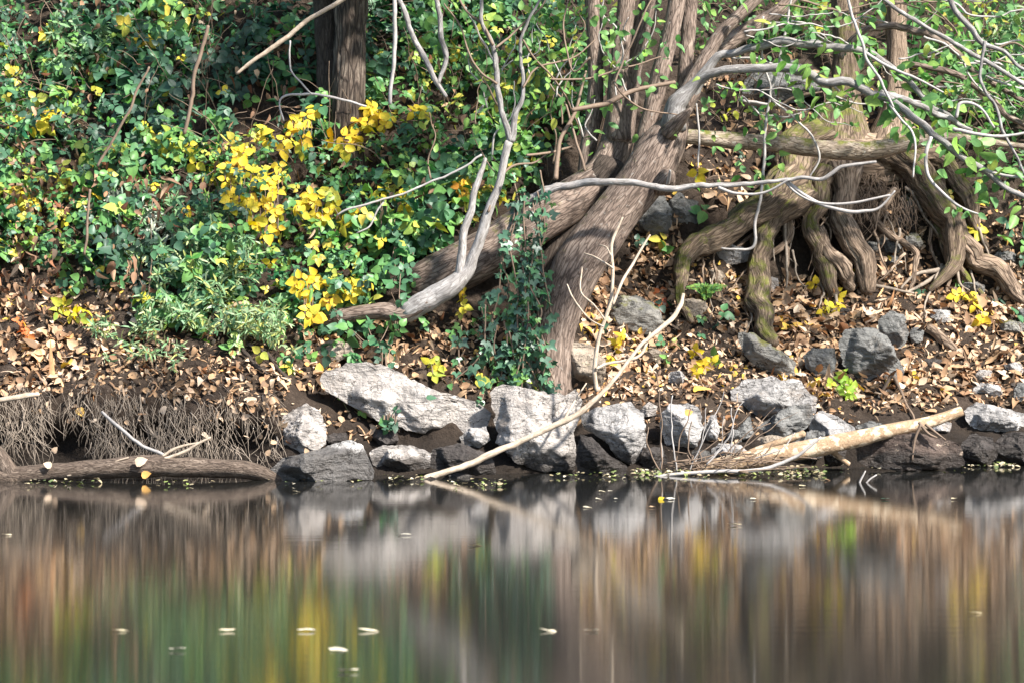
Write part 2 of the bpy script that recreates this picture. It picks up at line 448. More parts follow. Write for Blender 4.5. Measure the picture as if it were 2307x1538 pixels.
def rock_mat(name, c0, c1, c2, stain=(.10, .08, .06), moss=0.0, wet=.0, rough=.8, band=.5, pale=None):
    m, nt, nd, lk = mat_base(name)
    tc = nd.new('ShaderNodeTexCoord'); oi = nd.new('ShaderNodeObjectInfo')
    ad = nd.new('ShaderNodeVectorMath'); ad.operation = 'ADD'; lk.new(tc.outputs['Object'], ad.inputs[0])
    s = nd.new('ShaderNodeVectorMath'); s.operation = 'SCALE'; s.inputs[0].default_value = (13, 7, 5); lk.new(oi.outputs['Random'], s.inputs['Scale']); lk.new(s.outputs[0], ad.inputs[1])
    v = ad.outputs[0]
    mp = nd.new('ShaderNodeMapping'); mp.inputs['Rotation'].default_value = (.3, .5, .2); mp.inputs['Scale'].default_value = (1, 1, 3.2); lk.new(v, mp.inputs[0])
    n1 = noise_n(nd, lk, v, 9, 8, .62, .3); n2 = noise_n(nd, lk, v, 70, 6, .7); n3 = noise_n(nd, lk, mp.outputs[0], 16, 5, .6, .8)
    f = math_n(nd, lk, 'ADD', math_n(nd, lk, 'MULTIPLY', n1, .55), math_n(nd, lk, 'ADD', math_n(nd, lk, 'MULTIPLY', n2, .3), math_n(nd, lk, 'MULTIPLY', n3, band * .5)))
    rp = ramp(nd, [(.40, c0), (.56, c1), (.74, c2)]); lk.new(f, rp.inputs[0])
    c = rp.outputs[0]
    st = noise_n(nd, lk, v, 5.5, 6, .7, .6)
    k = math_n(nd, lk, 'MULTIPLY', math_n(nd, lk, 'SUBTRACT', st, .55), 7.0); k.node.use_clamp = True
    c = mixc(nd, lk, math_n(nd, lk, 'MULTIPLY', k, .65), c, stain)
    if pale:
        l = noise_n(nd, lk, v, 14, 6, .7, .5)
        l = math_n(nd, lk, 'MULTIPLY', math_n(nd, lk, 'SUBTRACT', l, .60), 12.0); l.node.use_clamp = True
        c = mixc(nd, lk, l, c, pale)
    cr = nd.new('ShaderNodeTexVoronoi'); cr.feature = 'DISTANCE_TO_EDGE'; cr.inputs['Scale'].default_value = 6.5
    wv = nd.new('ShaderNodeTexNoise'); wv.inputs['Scale'].default_value = 8; wv.inputs['Detail'].default_value = 5; lk.new(v, wv.inputs['Vector'])
    lk.new(mixc(nd, lk, .35, v, wv.outputs['Color']), cr.inputs['Vector'])
    ck = math_n(nd, lk, 'LESS_THAN', cr.outputs['Distance'], .012)
    c = mixc(nd, lk, math_n(nd, lk, 'MULTIPLY', ck, .75), c, (.04, .035, .03))
    geo = nd.new('ShaderNodeNewGeometry'); sp = nd.new('ShaderNodeSeparateXYZ'); lk.new(geo.outputs['Position'], sp.inputs[0])
    # waterline: the stone is dark and wet just above the river
    wl = math_n(nd, lk, 'SUBTRACT', 0.095 + wet, math_n(nd, lk, 'ADD', sp.outputs[2], math_n(nd, lk, 'MULTIPLY', math_n(nd, lk, 'SUBTRACT', n1, .5), .14)))
    wl = math_n(nd, lk, 'MULTIPLY', wl, 30.0); wl.node.use_clamp = True
    c = mixc(nd, lk, wl, c, mixc(nd, lk, .82, c, (.03, .024, .02)))
    if moss:
        sn = nd.new('ShaderNodeSeparateXYZ'); lk.new(geo.outputs['Normal'], sn.inputs[0])
        mn = noise_n(nd, lk, v, 8, 6, .7)
        q = math_n(nd, lk, 'ADD', math_n(nd, lk, 'MULTIPLY', sn.outputs[2], .5), math_n(nd, lk, 'MULTIPLY', mn, 2.0))
        q = math_n(nd, lk, 'MULTIPLY', math_n(nd, lk, 'SUBTRACT', q, 1.6 - moss), 3.0); q.node.use_clamp = True
        c = mixc(nd, lk, q, c, mixc(nd, lk, n2, (.06, .07, .015), (.2, .18, .05)))
    b = nd.new('ShaderNodeBsdfPrincipled'); lk.new(c, b.inputs['Base Color'])
    lk.new(math_n(nd, lk, 'MULTIPLY_ADD', wl, .35 - rough, rough), b.inputs['Roughness']); b.inputs['Specular IOR Level'].default_value = .3
    hh = math_n(nd, lk, 'ADD', math_n(nd, lk, 'MULTIPLY', n1, .9), math_n(nd, lk, 'ADD', math_n(nd, lk, 'MULTIPLY', n2, .35), math_n(nd, lk, 'MULTIPLY', n3, .5)))
    hh = math_n(nd, lk, 'SUBTRACT', hh, math_n(nd, lk, 'MULTIPLY', ck, .2))
    bp = nd.new('ShaderNodeBump'); bp.inputs['Strength'].default_value = 1.0; bp.inputs['Distance'].default_value = .032; lk.new(hh, bp.inputs['Height'])
    lk.new(bp.outputs[0], b.inputs['Normal'])
    o = nd.new('ShaderNodeOutputMaterial'); lk.new(b.outputs[0], o.inputs[0])
    return m

def plain_mat(name, a, b_, rough=.7, scale=60, spec=.3):
    m, nt, nd, lk = mat_base(name)
    geo = nd.new('ShaderNodeNewGeometry')
    n = noise_n(nd, lk, geo.outputs['Position'], scale, 4, .6)
    c = mixc(nd, lk, n, a, b_)
    b = nd.new('ShaderNodeBsdfPrincipled'); lk.new(c, b.inputs['Base Color']); b.inputs['Roughness'].default_value = rough; b.inputs['Specular IOR Level'].default_value = spec
    o = nd.new('ShaderNodeOutputMaterial'); lk.new(b.outputs[0], o.inputs[0])
    return m

def soil_mat():
    m, nt, nd, lk = mat_base('soil')
    geo = nd.new('ShaderNodeNewGeometry'); p = geo.outputs['Position']
    n1 = noise_n(nd, lk, p, 5, 6, .65); n2 = noise_n(nd, lk, p, 55, 6, .7)
    rp = ramp(nd, [(.3, (.012, .008, .006)), (.5, (.040, .028, .020)), (.72, (.11, .082, .062))])
    lk.new(math_n(nd, lk, 'ADD', math_n(nd, lk, 'MULTIPLY', n1, .5), math_n(nd, lk, 'MULTIPLY', n2, .5)), rp.inputs[0])
    sp = nd.new('ShaderNodeSeparateXYZ'); lk.new(p, sp.inputs[0])
    wl = math_n(nd, lk, 'MULTIPLY', math_n(nd, lk, 'SUBTRACT', .27, sp.outputs[2]), 6.0); wl.node.use_clamp = True
    c = mixc(nd, lk, math_n(nd, lk, 'MULTIPLY', wl, .8), rp.outputs[0], (.016, .012, .009))  # low soil darkened: damp waterline, plus shade painted into gaps under the rocks
    b = nd.new('ShaderNodeBsdfPrincipled'); lk.new(c, b.inputs['Base Color']); b.inputs['Roughness'].default_value = .9; b.inputs['Specular IOR Level'].default_value = .2
    bp = nd.new('ShaderNodeBump'); bp.inputs['Strength'].default_value = 1; bp.inputs['Distance'].default_value = .02; lk.new(n2, bp.inputs['Height']); lk.new(bp.outputs[0], b.inputs['Normal'])
    o = nd.new('ShaderNodeOutputMaterial'); lk.new(b.outputs[0], o.inputs[0])
    return m

def water_mat():
    m, nt, nd, lk = mat_base('river_water')
    geo = nd.new('ShaderNodeNewGeometry')
    mp = nd.new('ShaderNodeMapping'); mp.inputs['Scale'].default_value = (.22, 9, 1); lk.new(geo.outputs['Position'], mp.inputs[0])
    n1 = noise_n(nd, lk, mp.outputs[0], 3.0, 2, .5)
    mp2 = nd.new('ShaderNodeMapping'); mp2.inputs['Scale'].default_value = (.35, 1.2, 1); lk.new(geo.outputs['Position'], mp2.inputs[0])
    n2 = noise_n(nd, lk, mp2.outputs[0], 1.5, 3, .5)
    b = nd.new('ShaderNodeBsdfPrincipled')
    b.inputs['Base Color'].default_value = (.011, .011, .010, 1)
    b.inputs['IOR'].default_value = 1.33
    sp = nd.new('ShaderNodeSeparateXYZ'); lk.new(geo.outputs['Position'], sp.inputs[0])
    # the current ruffles the open river more than the slack by the bank
    mr = nd.new('ShaderNodeMapRange'); lk.new(sp.outputs[1], mr.inputs['Value'])
    mr.inputs['From Min'].default_value = -6.5; mr.inputs['From Max'].default_value = .2
    mr.inputs['To Min'].default_value = .066; mr.inputs['To Max'].default_value = .034
    lk.new(mr.outputs[0], b.inputs['Roughness'])
    tv = nd.new('ShaderNodeCombineXYZ'); tv.inputs[1].default_value = 1.0   # ripple crests lie across the view of the bank
    b.inputs['Anisotropic'].default_value = .92; lk.new(tv.outputs[0], b.inputs['Tangent'])
    bp = nd.new('ShaderNodeBump'); bp.inputs['Strength'].default_value = .26; bp.inputs['Distance'].default_value = .001
    lk.new(math_n(nd, lk, 'ADD', n1, math_n(nd, lk, 'MULTIPLY', n2, .6)), bp.inputs['Height']); lk.new(bp.outputs[0], b.inputs['Normal'])
    o = nd.new('ShaderNodeOutputMaterial'); lk.new(b.outputs[0], o.inputs[0])
    return m

M = {}
M['soil'] = soil_mat(); M['water'] = water_mat()
M['green'] = leaf_mat('bramble_leaf', [(0, (.007, .045, .028)), (.28, (.016, .105, .046)), (.52, (.042, .19, .045)), (.78, (.15, .34, .04)), (.95, (.48, .46, .04)), (1, (.55, .42, .03))], .25, .42, .3)
M['ivy'] = leaf_mat('ivy_leaf', [(0, (.010, .055, .034)), (.5, (.018, .105, .052)), (.85, (.05, .19, .06)), (1, (.14, .30, .06))], .15, .38, .5)
M['bright'] = leaf_mat('bright_leaf', [(0, (.05, .17, .05)), (.5, (.11, .30, .055)), (.85, (.25, .44, .07)), (1, (.6, .55, .06))], .42, .45, .35)
M['willow'] = leaf_mat('willow_leaf', [(0, (.05, .18, .08)), (.4, (.15, .30, .12)), (.7, (.34, .42, .24)), (.9, (.5, .52, .12)), (1, (.66, .60, .14))], .3, .45, .35)
M['silver'] = leaf_mat('silver_leaf', [(0, (.14, .24, .17)), (.5, (.36, .43, .36)), (1, (.58, .60, .48))], .25, .4, .4)
M['yellow'] = leaf_mat('yellow_leaf', [(0, (.20, .34, .03)), (.22, (.66, .60, .02)), (.5, (.86, .64, .008)), (.8, (.88, .60, .006)), (1, (.72, .28, .012))], .35, .45, .25, edge=(.50, .24, .02), vein=.2)
M['lime'] = leaf_mat('lime_leaf', [(0, (.16, .42, .04)), (.6, (.38, .60, .04)), (1, (.62, .68, .05))], .4, .45, .3)
M['litter'] = leaf_mat('dry_leaf', [(0, (.10, .045, .022)), (.2, (.24, .105, .045)), (.45, (.42, .24, .12)), (.7, (.55, .37, .25)), (.88, (.68, .52, .39)), (.95, (.64, .32, .06)), (1, (.72, .46, .05))], .15, .7, .2, vein=.25)
M['dead'] = leaf_mat('withered_leaf', [(0, (.06, .025, .016)), (.5, (.20, .08, .04)), (.8, (.38, .20, .11)), (1, (.60, .44, .32))], .15, .7, .2)
M['red'] = leaf_mat('red_leaf', [(0, (.45, .06, .02)), (1, (.70, .20, .03))], .35, .5, .3)
M['pale'] = leaf_mat('pale_leaf', [(0, (.42, .33, .18)), (.5, (.56, .49, .36)), (1, (.62, .57, .48))], .1, .5, .4)
M['bark'] = bark_mat('grey_brown_bark', (.038, .027, .021), (.175, .130, .104), (.40, .325, .265), moss=.08, lichen=.35, scale=1.0)
M['bark_grey'] = bark_mat('smooth_grey_bark', (.065, .056, .05), (.215, .20, .19), (.46, .45, .44), lichen=.7, scale=1.2, bump=.45, furrow=.6)
M['bark_sunlit'] = bark_mat('sunlit_smooth_bark', (.09, .078, .068), (.28, .26, .245), (.54, .525, .505), lichen=.9, scale=1.2, bump=.4, furrow=.6)  # brighter copy of the grey bark; sunlit whiteness is put into the colour
M['bark_dark'] = bark_mat('dark_bark', (.018, .013, .010), (.050, .038, .03), (.12, .095, .075), lichen=.1, scale=1.0)
M['bark_fur'] = bark_mat('furrowed_bark', (.014, .010, .008), (.075, .056, .043), (.30, .25, .20), scale=.7, bump=1, stretch=.17)
M['bark_moss'] = bark_mat('mossy_root_bark', (.032, .021, .014), (.145, .104, .072), (.40, .31, .22), moss=.34, scale=.9, bump=.8)
M['bark_root'] = bark_mat('brown_root_bark', (.036, .024, .016), (.22, .158, .112), (.52, .41, .31), moss=.03, scale=.8, bump=.9)
M['log_moss'] = bark_mat('mossy_limb_bark', (.06, .045, .032), (.27, .215, .165), (.56, .50, .42), moss=.30, lichen=.8, scale=1.2, bump=.5)
M['log_wet'] = bark_mat('sodden_log_wood', (.030, .021, .015), (.11, .080, .060), (.30, .24, .19), scale=1.6, bump=.8, rough=.6)
M['log_bare'] = bark_mat('peeling_log_wood', (.12, .075, .045), (.30, .205, .125), (.46, .35, .24), scale=1.3, bump=.5, patch=(.47, .37, .26), furrow=.5, stretch=.8)
M['stick'] = bark_mat('bleached_stick_wood', (.15, .11, .08), (.40, .32, .24), (.62, .54, .45), scale=2.5, bump=.3, furrow=.5)
M['twig'] = plain_mat('grey_twig', (.19, .165, .15), (.48, .455, .43), .6, 90)
M['twig_brown'] = plain_mat('brown_twig', (.10, .07, .05), (.24, .17, .12), .7, 90)
M['root_fine'] = plain_mat('fine_root', (.05, .036, .027), (.40, .33, .26), .8, 50)
M['stem'] = plain_mat('green_stem', (.06, .09, .03), (.20, .15, .07), .6, 80)
M['rk_pale'] = rock_mat('pale_boulder_stone', (.15, .135, .125), (.37, .335, .305), (.60, .555, .51), stain=(.20, .155, .12))
M['rk_tan'] = rock_mat('tan_boulder_stone', (.17, .135, .10), (.30, .245, .19), (.42, .35, .28), moss=.1)
M['rk_blue'] = rock_mat('blue_grey_stone', (.075, .074, .072), (.16, .158, .15), (.29, .28, .265), stain=(.12, .09, .065))
M['rk_grey'] = rock_mat('grey_stone', (.13, .125, .12), (.335, .318, .305), (.56, .535, .51), stain=(.20, .145, .10))
M['rk_moss'] = rock_mat('mossy_stone', (.11, .105, .10), (.21, .20, .18), (.32, .30, .27), moss=.38)
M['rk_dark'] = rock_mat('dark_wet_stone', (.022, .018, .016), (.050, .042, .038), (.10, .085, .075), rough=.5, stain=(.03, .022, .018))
M['rk_wedge'] = rock_mat('dark_stone_with_white_cap', (.34, .32, .30), (.48, .46, .44), (.62, .60, .57), wet=.075)
M['rk_red'] = rock_mat('dark_brown_patched_stone', (.045, .030, .024), (.085, .060, .048), (.14, .105, .085), rough=.6, pale=(.46, .36, .27), stain=(.06, .04, .03))
M['weed'] = leaf_mat('water_weed', [(0, (.06, .09, .02)), (.3, (.20, .26, .04)), (.55, (.26, .19, .10)), (.8, (.42, .33, .2)), (1, (.6, .55, .42))], .1, .5, .3)

# ------------------------------------------------------------------ setting: bank, river
def axis(segs):
    return np.concatenate([np.arange(a, b, s) for a, b, s in segs] + [[segs[-1][1]]])
gx = axis([(-60, -8, 4), (-8, -3.2, .2), (-3.2, 3.2, .022), (3.2, 8, .2), (8, 60, 4)])
gy = axis([(-60, -8, 4), (-8, -.5, .3), (-.5, 3.0, .022), (3.0, 5.5, .08), (5.5, 10, .3), (10, 60, 4)])
GX, GY = np.meshgrid(gx, gy)
GZ = terr(GX, GY)
mb = MB()
nx, ny = len(gx), len(gy)
ii = (np.arange(ny - 1)[:, None] * nx + np.arange(nx - 1)[None]).ravel()
VV = np.stack([GX.ravel(), GY.ravel(), GZ.ravel()], 1)
p_ = VV * np.array([14, 14, 14])
near = (np.abs(VV[:, 0]) < 3.3) & (VV[:, 1] > -.5) & (VV[:, 1] < 4)
VV[near, 1] -= np.where(VV[near, 2] > 0.02, (fbm(p_[near], 4, 21) * .07), 0)
cut = near & (VV[:, 0] < -1.0) & (VV[:, 2] > 0) & (VV[:, 2] < .24)
VV[cut, 1] += .16 * np.sin(math.pi * VV[cut, 2] / .24) * smooth(-1.0, -1.25, VV[cut, 0])
mb.add(VV, [np.stack([ii, ii + 1, ii + nx + 1, ii + nx], 1)])
tag(mb.build('river_bank', M['soil']), 'steep dark soil bank rising from the river', 'ground', kind='structure')
mb = MB()
wx = axis([(-60, 60, 2)]); wy = axis([(-60, 2.5, 1.25)])
A, B_ = np.meshgrid(wx, wy); nx = len(wx)
ii = (np.arange(len(wy) - 1)[:, None] * nx + np.arange(nx - 1)[None]).ravel()
mb.add(np.stack([A.ravel(), B_.ravel(), np.zeros(A.size)], 1), [np.stack([ii, ii + 1, ii + nx + 1, ii + nx], 1)])
tag(mb.build('river_water', M['water']), 'calm brown river reflecting the bank', 'water', kind='structure')

# ------------------------------------------------------------------ rocks
def rock(outline, mat, label, seed, depth=.75, y=None, facets=9, cat='rock', rough=.05, tilt=None, group=None, e=.72, name='rock', lift=0.0):
    P = np.array(outline, float)
    base = P[:, 1].max(); bx = P[P[:, 1].argmax(), 0]
    w = P[:, 0].max() - P[:, 0].min(); h = P[:, 1].max() - P[:, 1].min()
    c = np.array([(P[:, 0].max() + P[:, 0].min()) / 2, (P[:, 1].max() + P[:, 1].min()) / 2])
    if y is None:
        y = hit([c[0]], [base - h * .02])[0, 1]
    sc = (y + 14) / F
    half = depth * .5 * math.sqrt(w * h) * sc
    yc = y + half * .12
    C = W(c[0], c[1], yc)[0]
    d = (P - c) * ((yc + 14) / F) * np.array([1, -1])
    rs = np.random.default_rng(seed)
    nt, nf = 96, 44
    th = np.linspace(-math.pi, math.pi, nt, endpoint=False)
    r = np.zeros(nt)
    for k in range(len(d)):                   # ray against each outline edge
        a, b = d[k], d[(k + 1) % len(d)]
        e_ = b - a
        den = np.cos(th) * e_[1] - np.sin(th) * e_[0]
        den = np.where(np.abs(den) < 1e-9, 1e-9, den)
        tt = (a[0] * e_[1] - a[1] * e_[0]) / den
        uu = (a[0] * np.sin(th) - a[1] * np.cos(th)) / den
        ok = (uu >= -1e-6) & (uu <= 1 + 1e-6) & (tt > 0)
        r = np.where(ok, np.maximum(r, tt), r)
    r = np.where(r <= 0, r.max() * .6, r)
    ph = np.linspace(.03, math.pi - .03, nf)
    s = np.sin(ph) ** e; k = np.sign(np.cos(ph)) * np.abs(np.cos(ph)) ** e
    X = (r * np.cos(th))[None] * s[:, None]; Z = (r * np.sin(th))[None] * s[:, None]
    Yv = -half * k[:, None] * np.ones(nt)[None]
    V = np.stack([X.ravel(), Yv.ravel(), Z.ravel()], 1)
    ext = np.array([np.abs(d[:, 0]).max(), half, np.abs(d[:, 1]).max()])
    for q in range(facets):                   # split faces: clip to random planes that look toward the river
        n = nrm(np.array([rs.normal(0, .8), -abs(rs.normal(.75, .35)), rs.normal(.1, .75)]))
        n = nrm(n * np.array([1, 1.25, 1]))
        sup = (V @ n).max()
        o = sup * rs.uniform(.50, .84)
        lim = (o - n[0] * V[:, 0] - n[2] * V[:, 2]) / n[1]
        V[:, 1] = np.where(V[:, 1] < lim, np.minimum(lim, np.maximum(V[:, 1], half * .25)), V[:, 1])
    dirn = nrm(V / ext)
    size = math.sqrt(w * h) * sc
    nz = fbm(V / size * 3.2 + seed * 7.7, 5, seed % 50) * rough * 1.5 + fbm(V / size * 13 + seed, 4, seed % 31) * rough * .55
    nz -= rough * .55 * (1 - np.abs(fbm(V / size * np.array([3, 3, 8]) + seed * 3, 3, seed % 17)) * 5).clip(0, 1)
    V = V + dirn * (nz * size)[:, None]
    i = np.arange(nf - 1)[:, None] * nt + np.arange(nt)[None]
    j = np.arange(nf - 1)[:, None] * nt + (np.arange(nt)[None] + 1) % nt
    quads = np.stack([i, j, j + nt, i + nt], -1).reshape(-1, 4)
    m = len(V)
    f0 = V[:nt].mean(0); f1 = V[-nt:].mean(0)
    V = np.vstack([V, f0, f1])
    a = np.arange(nt); b = (a + 1) % nt
    caps = [np.stack([np.full(nt, m), b, a], 1), np.stack([np.full(nt, m + 1), a + (nf - 1) * nt, b + (nf - 1) * nt], 1)]
    mb = MB(); mb.add(V, [quads] + caps)
    o = mb.build(name, M[mat]); o.location = C
    return tag(o, label, cat, group)

def blob(cx, cy, w, h, seed, ang=0, n=9):
    rs = np.random.default_rng(seed)
    t = np.sort(np.linspace(0, 2 * math.pi, n, endpoint=False) + rs.uniform(-.25, .25, n))
    r = rs.uniform(.78, 1.05, n)
    q = np.abs(np.cos(t)) ** 4 + np.abs(np.sin(t)) ** 4
    x = np.cos(t) * r * q ** -.22 * w / 2; y = np.sin(t) * r * q ** -.22 * h / 2
    c, s = math.cos(ang), math.sin(ang)
    return [(cx + a * c - b * s, cy + a * s + b * c) for a, b in zip(x, y)]

BIG = [
 ([(618, 985), (640, 935), (690, 908), (722, 925), (738, 970), (735, 1000), (700, 1022), (640, 1030), (620, 1015)], 'rk_pale', 'pale angular rock at the left end of the boulder row, beside the muddy bank', .9, None),
 ([(600, 1062), (640, 1030), (720, 1010), (790, 988), (815, 1000), (845, 1068), (840, 1085), (700, 1085), (600, 1080)], 'rk_wedge', 'dark wet wedge of rock with whitish top at the waterline', .8, None),
 ([(833, 1018), (860, 1003), (930, 1003), (972, 1020), (975, 1050), (940, 1065), (870, 1066), (838, 1045)], 'rk_pale', 'small flat-topped pale rock standing at the water beside the dark wedge rock', .9, None),
 ([(712, 850), (735, 828), (785, 818), (850, 822), (915, 852), (985, 880), (1060, 900), (1108, 930), (1095, 965), (1045, 992), (975, 985), (900, 965), (835, 945), (775, 905), (730, 880)], 'rk_pale', 'long tilted pale slab with ivy trailing over its middle', .55, None),
 ([(1035, 985), (1060, 962), (1095, 960), (1105, 990), (1080, 1010), (1045, 1005)], 'rk_grey', 'small grey rock tucked under the right tip of the tilted slab', .9, None),
 ([(1105, 885), (1135, 870), (1200, 878), (1275, 892), (1300, 868), (1312, 905), (1303, 950), (1290, 985), (1305, 1030), (1300, 1062), (1200, 1062), (1150, 1035), (1118, 1000), (1112, 940)], 'rk_pale', 'largest pale square boulder at the waterline behind the leaning bare branch', .75, None),
 ([(1308, 935), (1345, 912), (1420, 908), (1450, 930), (1462, 985), (1455, 1030), (1425, 1052), (1395, 1035), (1350, 985), (1318, 965)], 'rk_grey', 'grey craggy boulder right of the large square boulder', .8, None),
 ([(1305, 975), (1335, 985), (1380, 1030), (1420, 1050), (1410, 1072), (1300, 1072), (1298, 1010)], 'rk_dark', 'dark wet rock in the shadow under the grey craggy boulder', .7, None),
 ([(1490, 935), (1510, 912), (1550, 905), (1583, 922), (1588, 965), (1570, 1005), (1530, 1022), (1498, 1000), (1488, 965)], 'rk_grey', 'upright egg-shaped grey boulder behind the dry stalks', .9, None),
 ([(1588, 965), (1600, 935), (1615, 932), (1622, 970), (1610, 1000), (1592, 1005)], 'rk_grey', 'narrow upright rock against the right side of the egg-shaped boulder', .9, None),
 ([(1645, 880), (1680, 852), (1740, 848), (1805, 860), (1848, 895), (1845, 930), (1770, 942), (1700, 952), (1652, 935)], 'rk_grey', 'broad pinkish grey rock on the slope above the dark cracked rock', .8, None),
 ([(1702, 965), (1740, 935), (1790, 912), (1828, 908), (1832, 940), (1810, 975), (1770, 995), (1715, 990)], 'rk_blue', 'dark cracked rock overhanging the peeling log', .8, None),
 ([(1820, 950), (1850, 922), (1890, 935), (1930, 965), (1935, 1000), (1890, 1010), (1830, 1000)], 'rk_grey', 'smooth grey rock resting behind the peeling log', .8, None),
 ([(1780, 1000), (1830, 965), (1860, 970), (1860, 1020), (1830, 1050), (1770, 1045)], 'rk_blue', 'brownish rock beneath the peeling log near its stub', .8, None),
 ([(1890, 775), (1905, 740), (1965, 735), (2000, 760), (2040, 835), (2030, 860), (1975, 870), (1930, 868), (1895, 820)], 'rk_blue', 'big dark grey boulder on the leaf-covered slope', .7, None),
 ([(1980, 720), (2005, 698), (2035, 710), (2050, 750), (2040, 785), (2005, 795), (1985, 770)], 'rk_blue', 'smooth blue-grey stone leaning behind the big dark boulder', .5, None),
 ([(1808, 800), (1830, 782), (1880, 785), (1888, 810), (1870, 855), (1845, 850), (1815, 830)], 'rk_blue', 'blocky dark stone left of the big dark boulder', .9, None),
 ([(1660, 745), (1700, 750), (1750, 785), (1795, 815), (1795, 850), (1750, 852), (1705, 825), (1670, 790)], 'rk_moss', 'sloping mossy slab below the mossy hanging root', .7, None),
 ([(1360, 705), (1380, 672), (1430, 665), (1475, 680), (1495, 725), (1470, 755), (1400, 765), (1365, 750)], 'rk_moss', 'mossy tan boulder behind the forked twig', .8, None),
 ([(1255, 800), (1285, 768), (1330, 775), (1365, 815), (1360, 870), (1310, 882), (1260, 875)], 'rk_tan', 'tan boulder at the right foot of the leaning trunk', .8, None),
 ([(2172, 925), (2200, 905), (2250, 915), (2320, 935), (2320, 970), (2260, 975), (2200, 968), (2178, 950)], 'rk_grey', 'long pale grey rock past the upper end of the peeling log', .8, None),
 ([(1930, 1000), (1970, 970), (2050, 972), (2120, 985), (2172, 1000), (2178, 1050), (2100, 1062), (1990, 1060), (1935, 1045)], 'rk_red', 'low dark brown rock with pale patches at the waterline', .7, None),
 ([(2165, 1000), (2190, 975), (2240, 985), (2250, 1030), (2230, 1052), (2170, 1050)], 'rk_dark', 'black wet rock beside the brown patched rock', .8, None),
 ([(2235, 1000), (2260, 975), (2340, 970), (2360, 1030), (2330, 1050), (2240, 1048)], 'rk_dark', 'black wet boulder at the right edge of the water', .8, None),
 ([(1415, 480), (1450, 425), (1490, 425), (1515, 470), (1510, 530), (1460, 545), (1425, 530)], 'rk_blue', 'dark blue-grey rock showing behind the bend of the leaning trunk', .8, None),
 ([(1500, 460), (1530, 435), (1575, 455), (1580, 500), (1545, 515), (1505, 500)], 'rk_blue', 'shaded rock above the mossy root, next to the blue-grey rock', .8, None),
 ([(1605, 565), (1640, 550), (1695, 560), (1700, 585), (1660, 598), (1610, 590)], 'rk_grey', 'flat grey stone in the hollow under the mossy root', .9, None),
 ([(1670, 200), (1700, 150), (1760, 130), (1830, 150), (1850, 200), (1800, 235), (1700, 240)], 'rk_blue', 'large dark rock high on the bank under the arching limbs', .7, None),
 ([(705, 790), (740, 765), (785, 770), (800, 800), (760, 815), (715, 812)], 'rk_tan', 'brown rounded rock half hidden under brambles behind the slab', .8, None),
 ([(945, 1082), (970, 1072), (990, 1080), (985, 1098), (955, 1098)], 'rk_red', 'small reddish pebble rock in the water by the branch foot', .9, -.25),
 ([(1010, 1070), (1040, 1062), (1065, 1070), (1062, 1088), (1020, 1090)], 'rk_blue', 'small blue-black stone in the water by the branch foot', .9, -.15),
 ([(1440, 925), (1462, 905), (1482, 915), (1478, 940), (1450, 945)], 'rk_pale', 'small tan stone wedged between the grey craggy and egg-shaped boulders', .8, None),
 ([(1445, 800), (1470, 783), (1505, 795), (1500, 815), (1460, 820)], 'rk_tan', 'small pinkish stone among leaves below the mossy tan boulder', .8, None),
 ([(1690, 935), (1670, 955), (1650, 975), (1672, 990), (1700, 980)], 'rk_blue', 'small dark stone left of the dark cracked rock', .8, None),
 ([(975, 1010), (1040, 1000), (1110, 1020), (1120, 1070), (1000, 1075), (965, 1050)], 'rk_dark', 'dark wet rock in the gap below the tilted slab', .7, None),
 ([(1925, 960), (1960, 948), (2000, 955), (2010, 985), (1960, 992)], 'rk_blue', 'grey-blue rock under the middle of the peeling log', .7, None),
]
for k, (o_, m_, l_, dp, y_) in enumerate(BIG):
    rock(o_, m_, l_, 100 + k * 13, dp, y_, facets=14, cat='boulder' if max(p[0] for p in o_) - min(p[0] for p in o_) > 110 else 'stone', name='boulder' if max(p[0] for p in o_) - min(p[0] for p in o_) > 110 else 'stone')
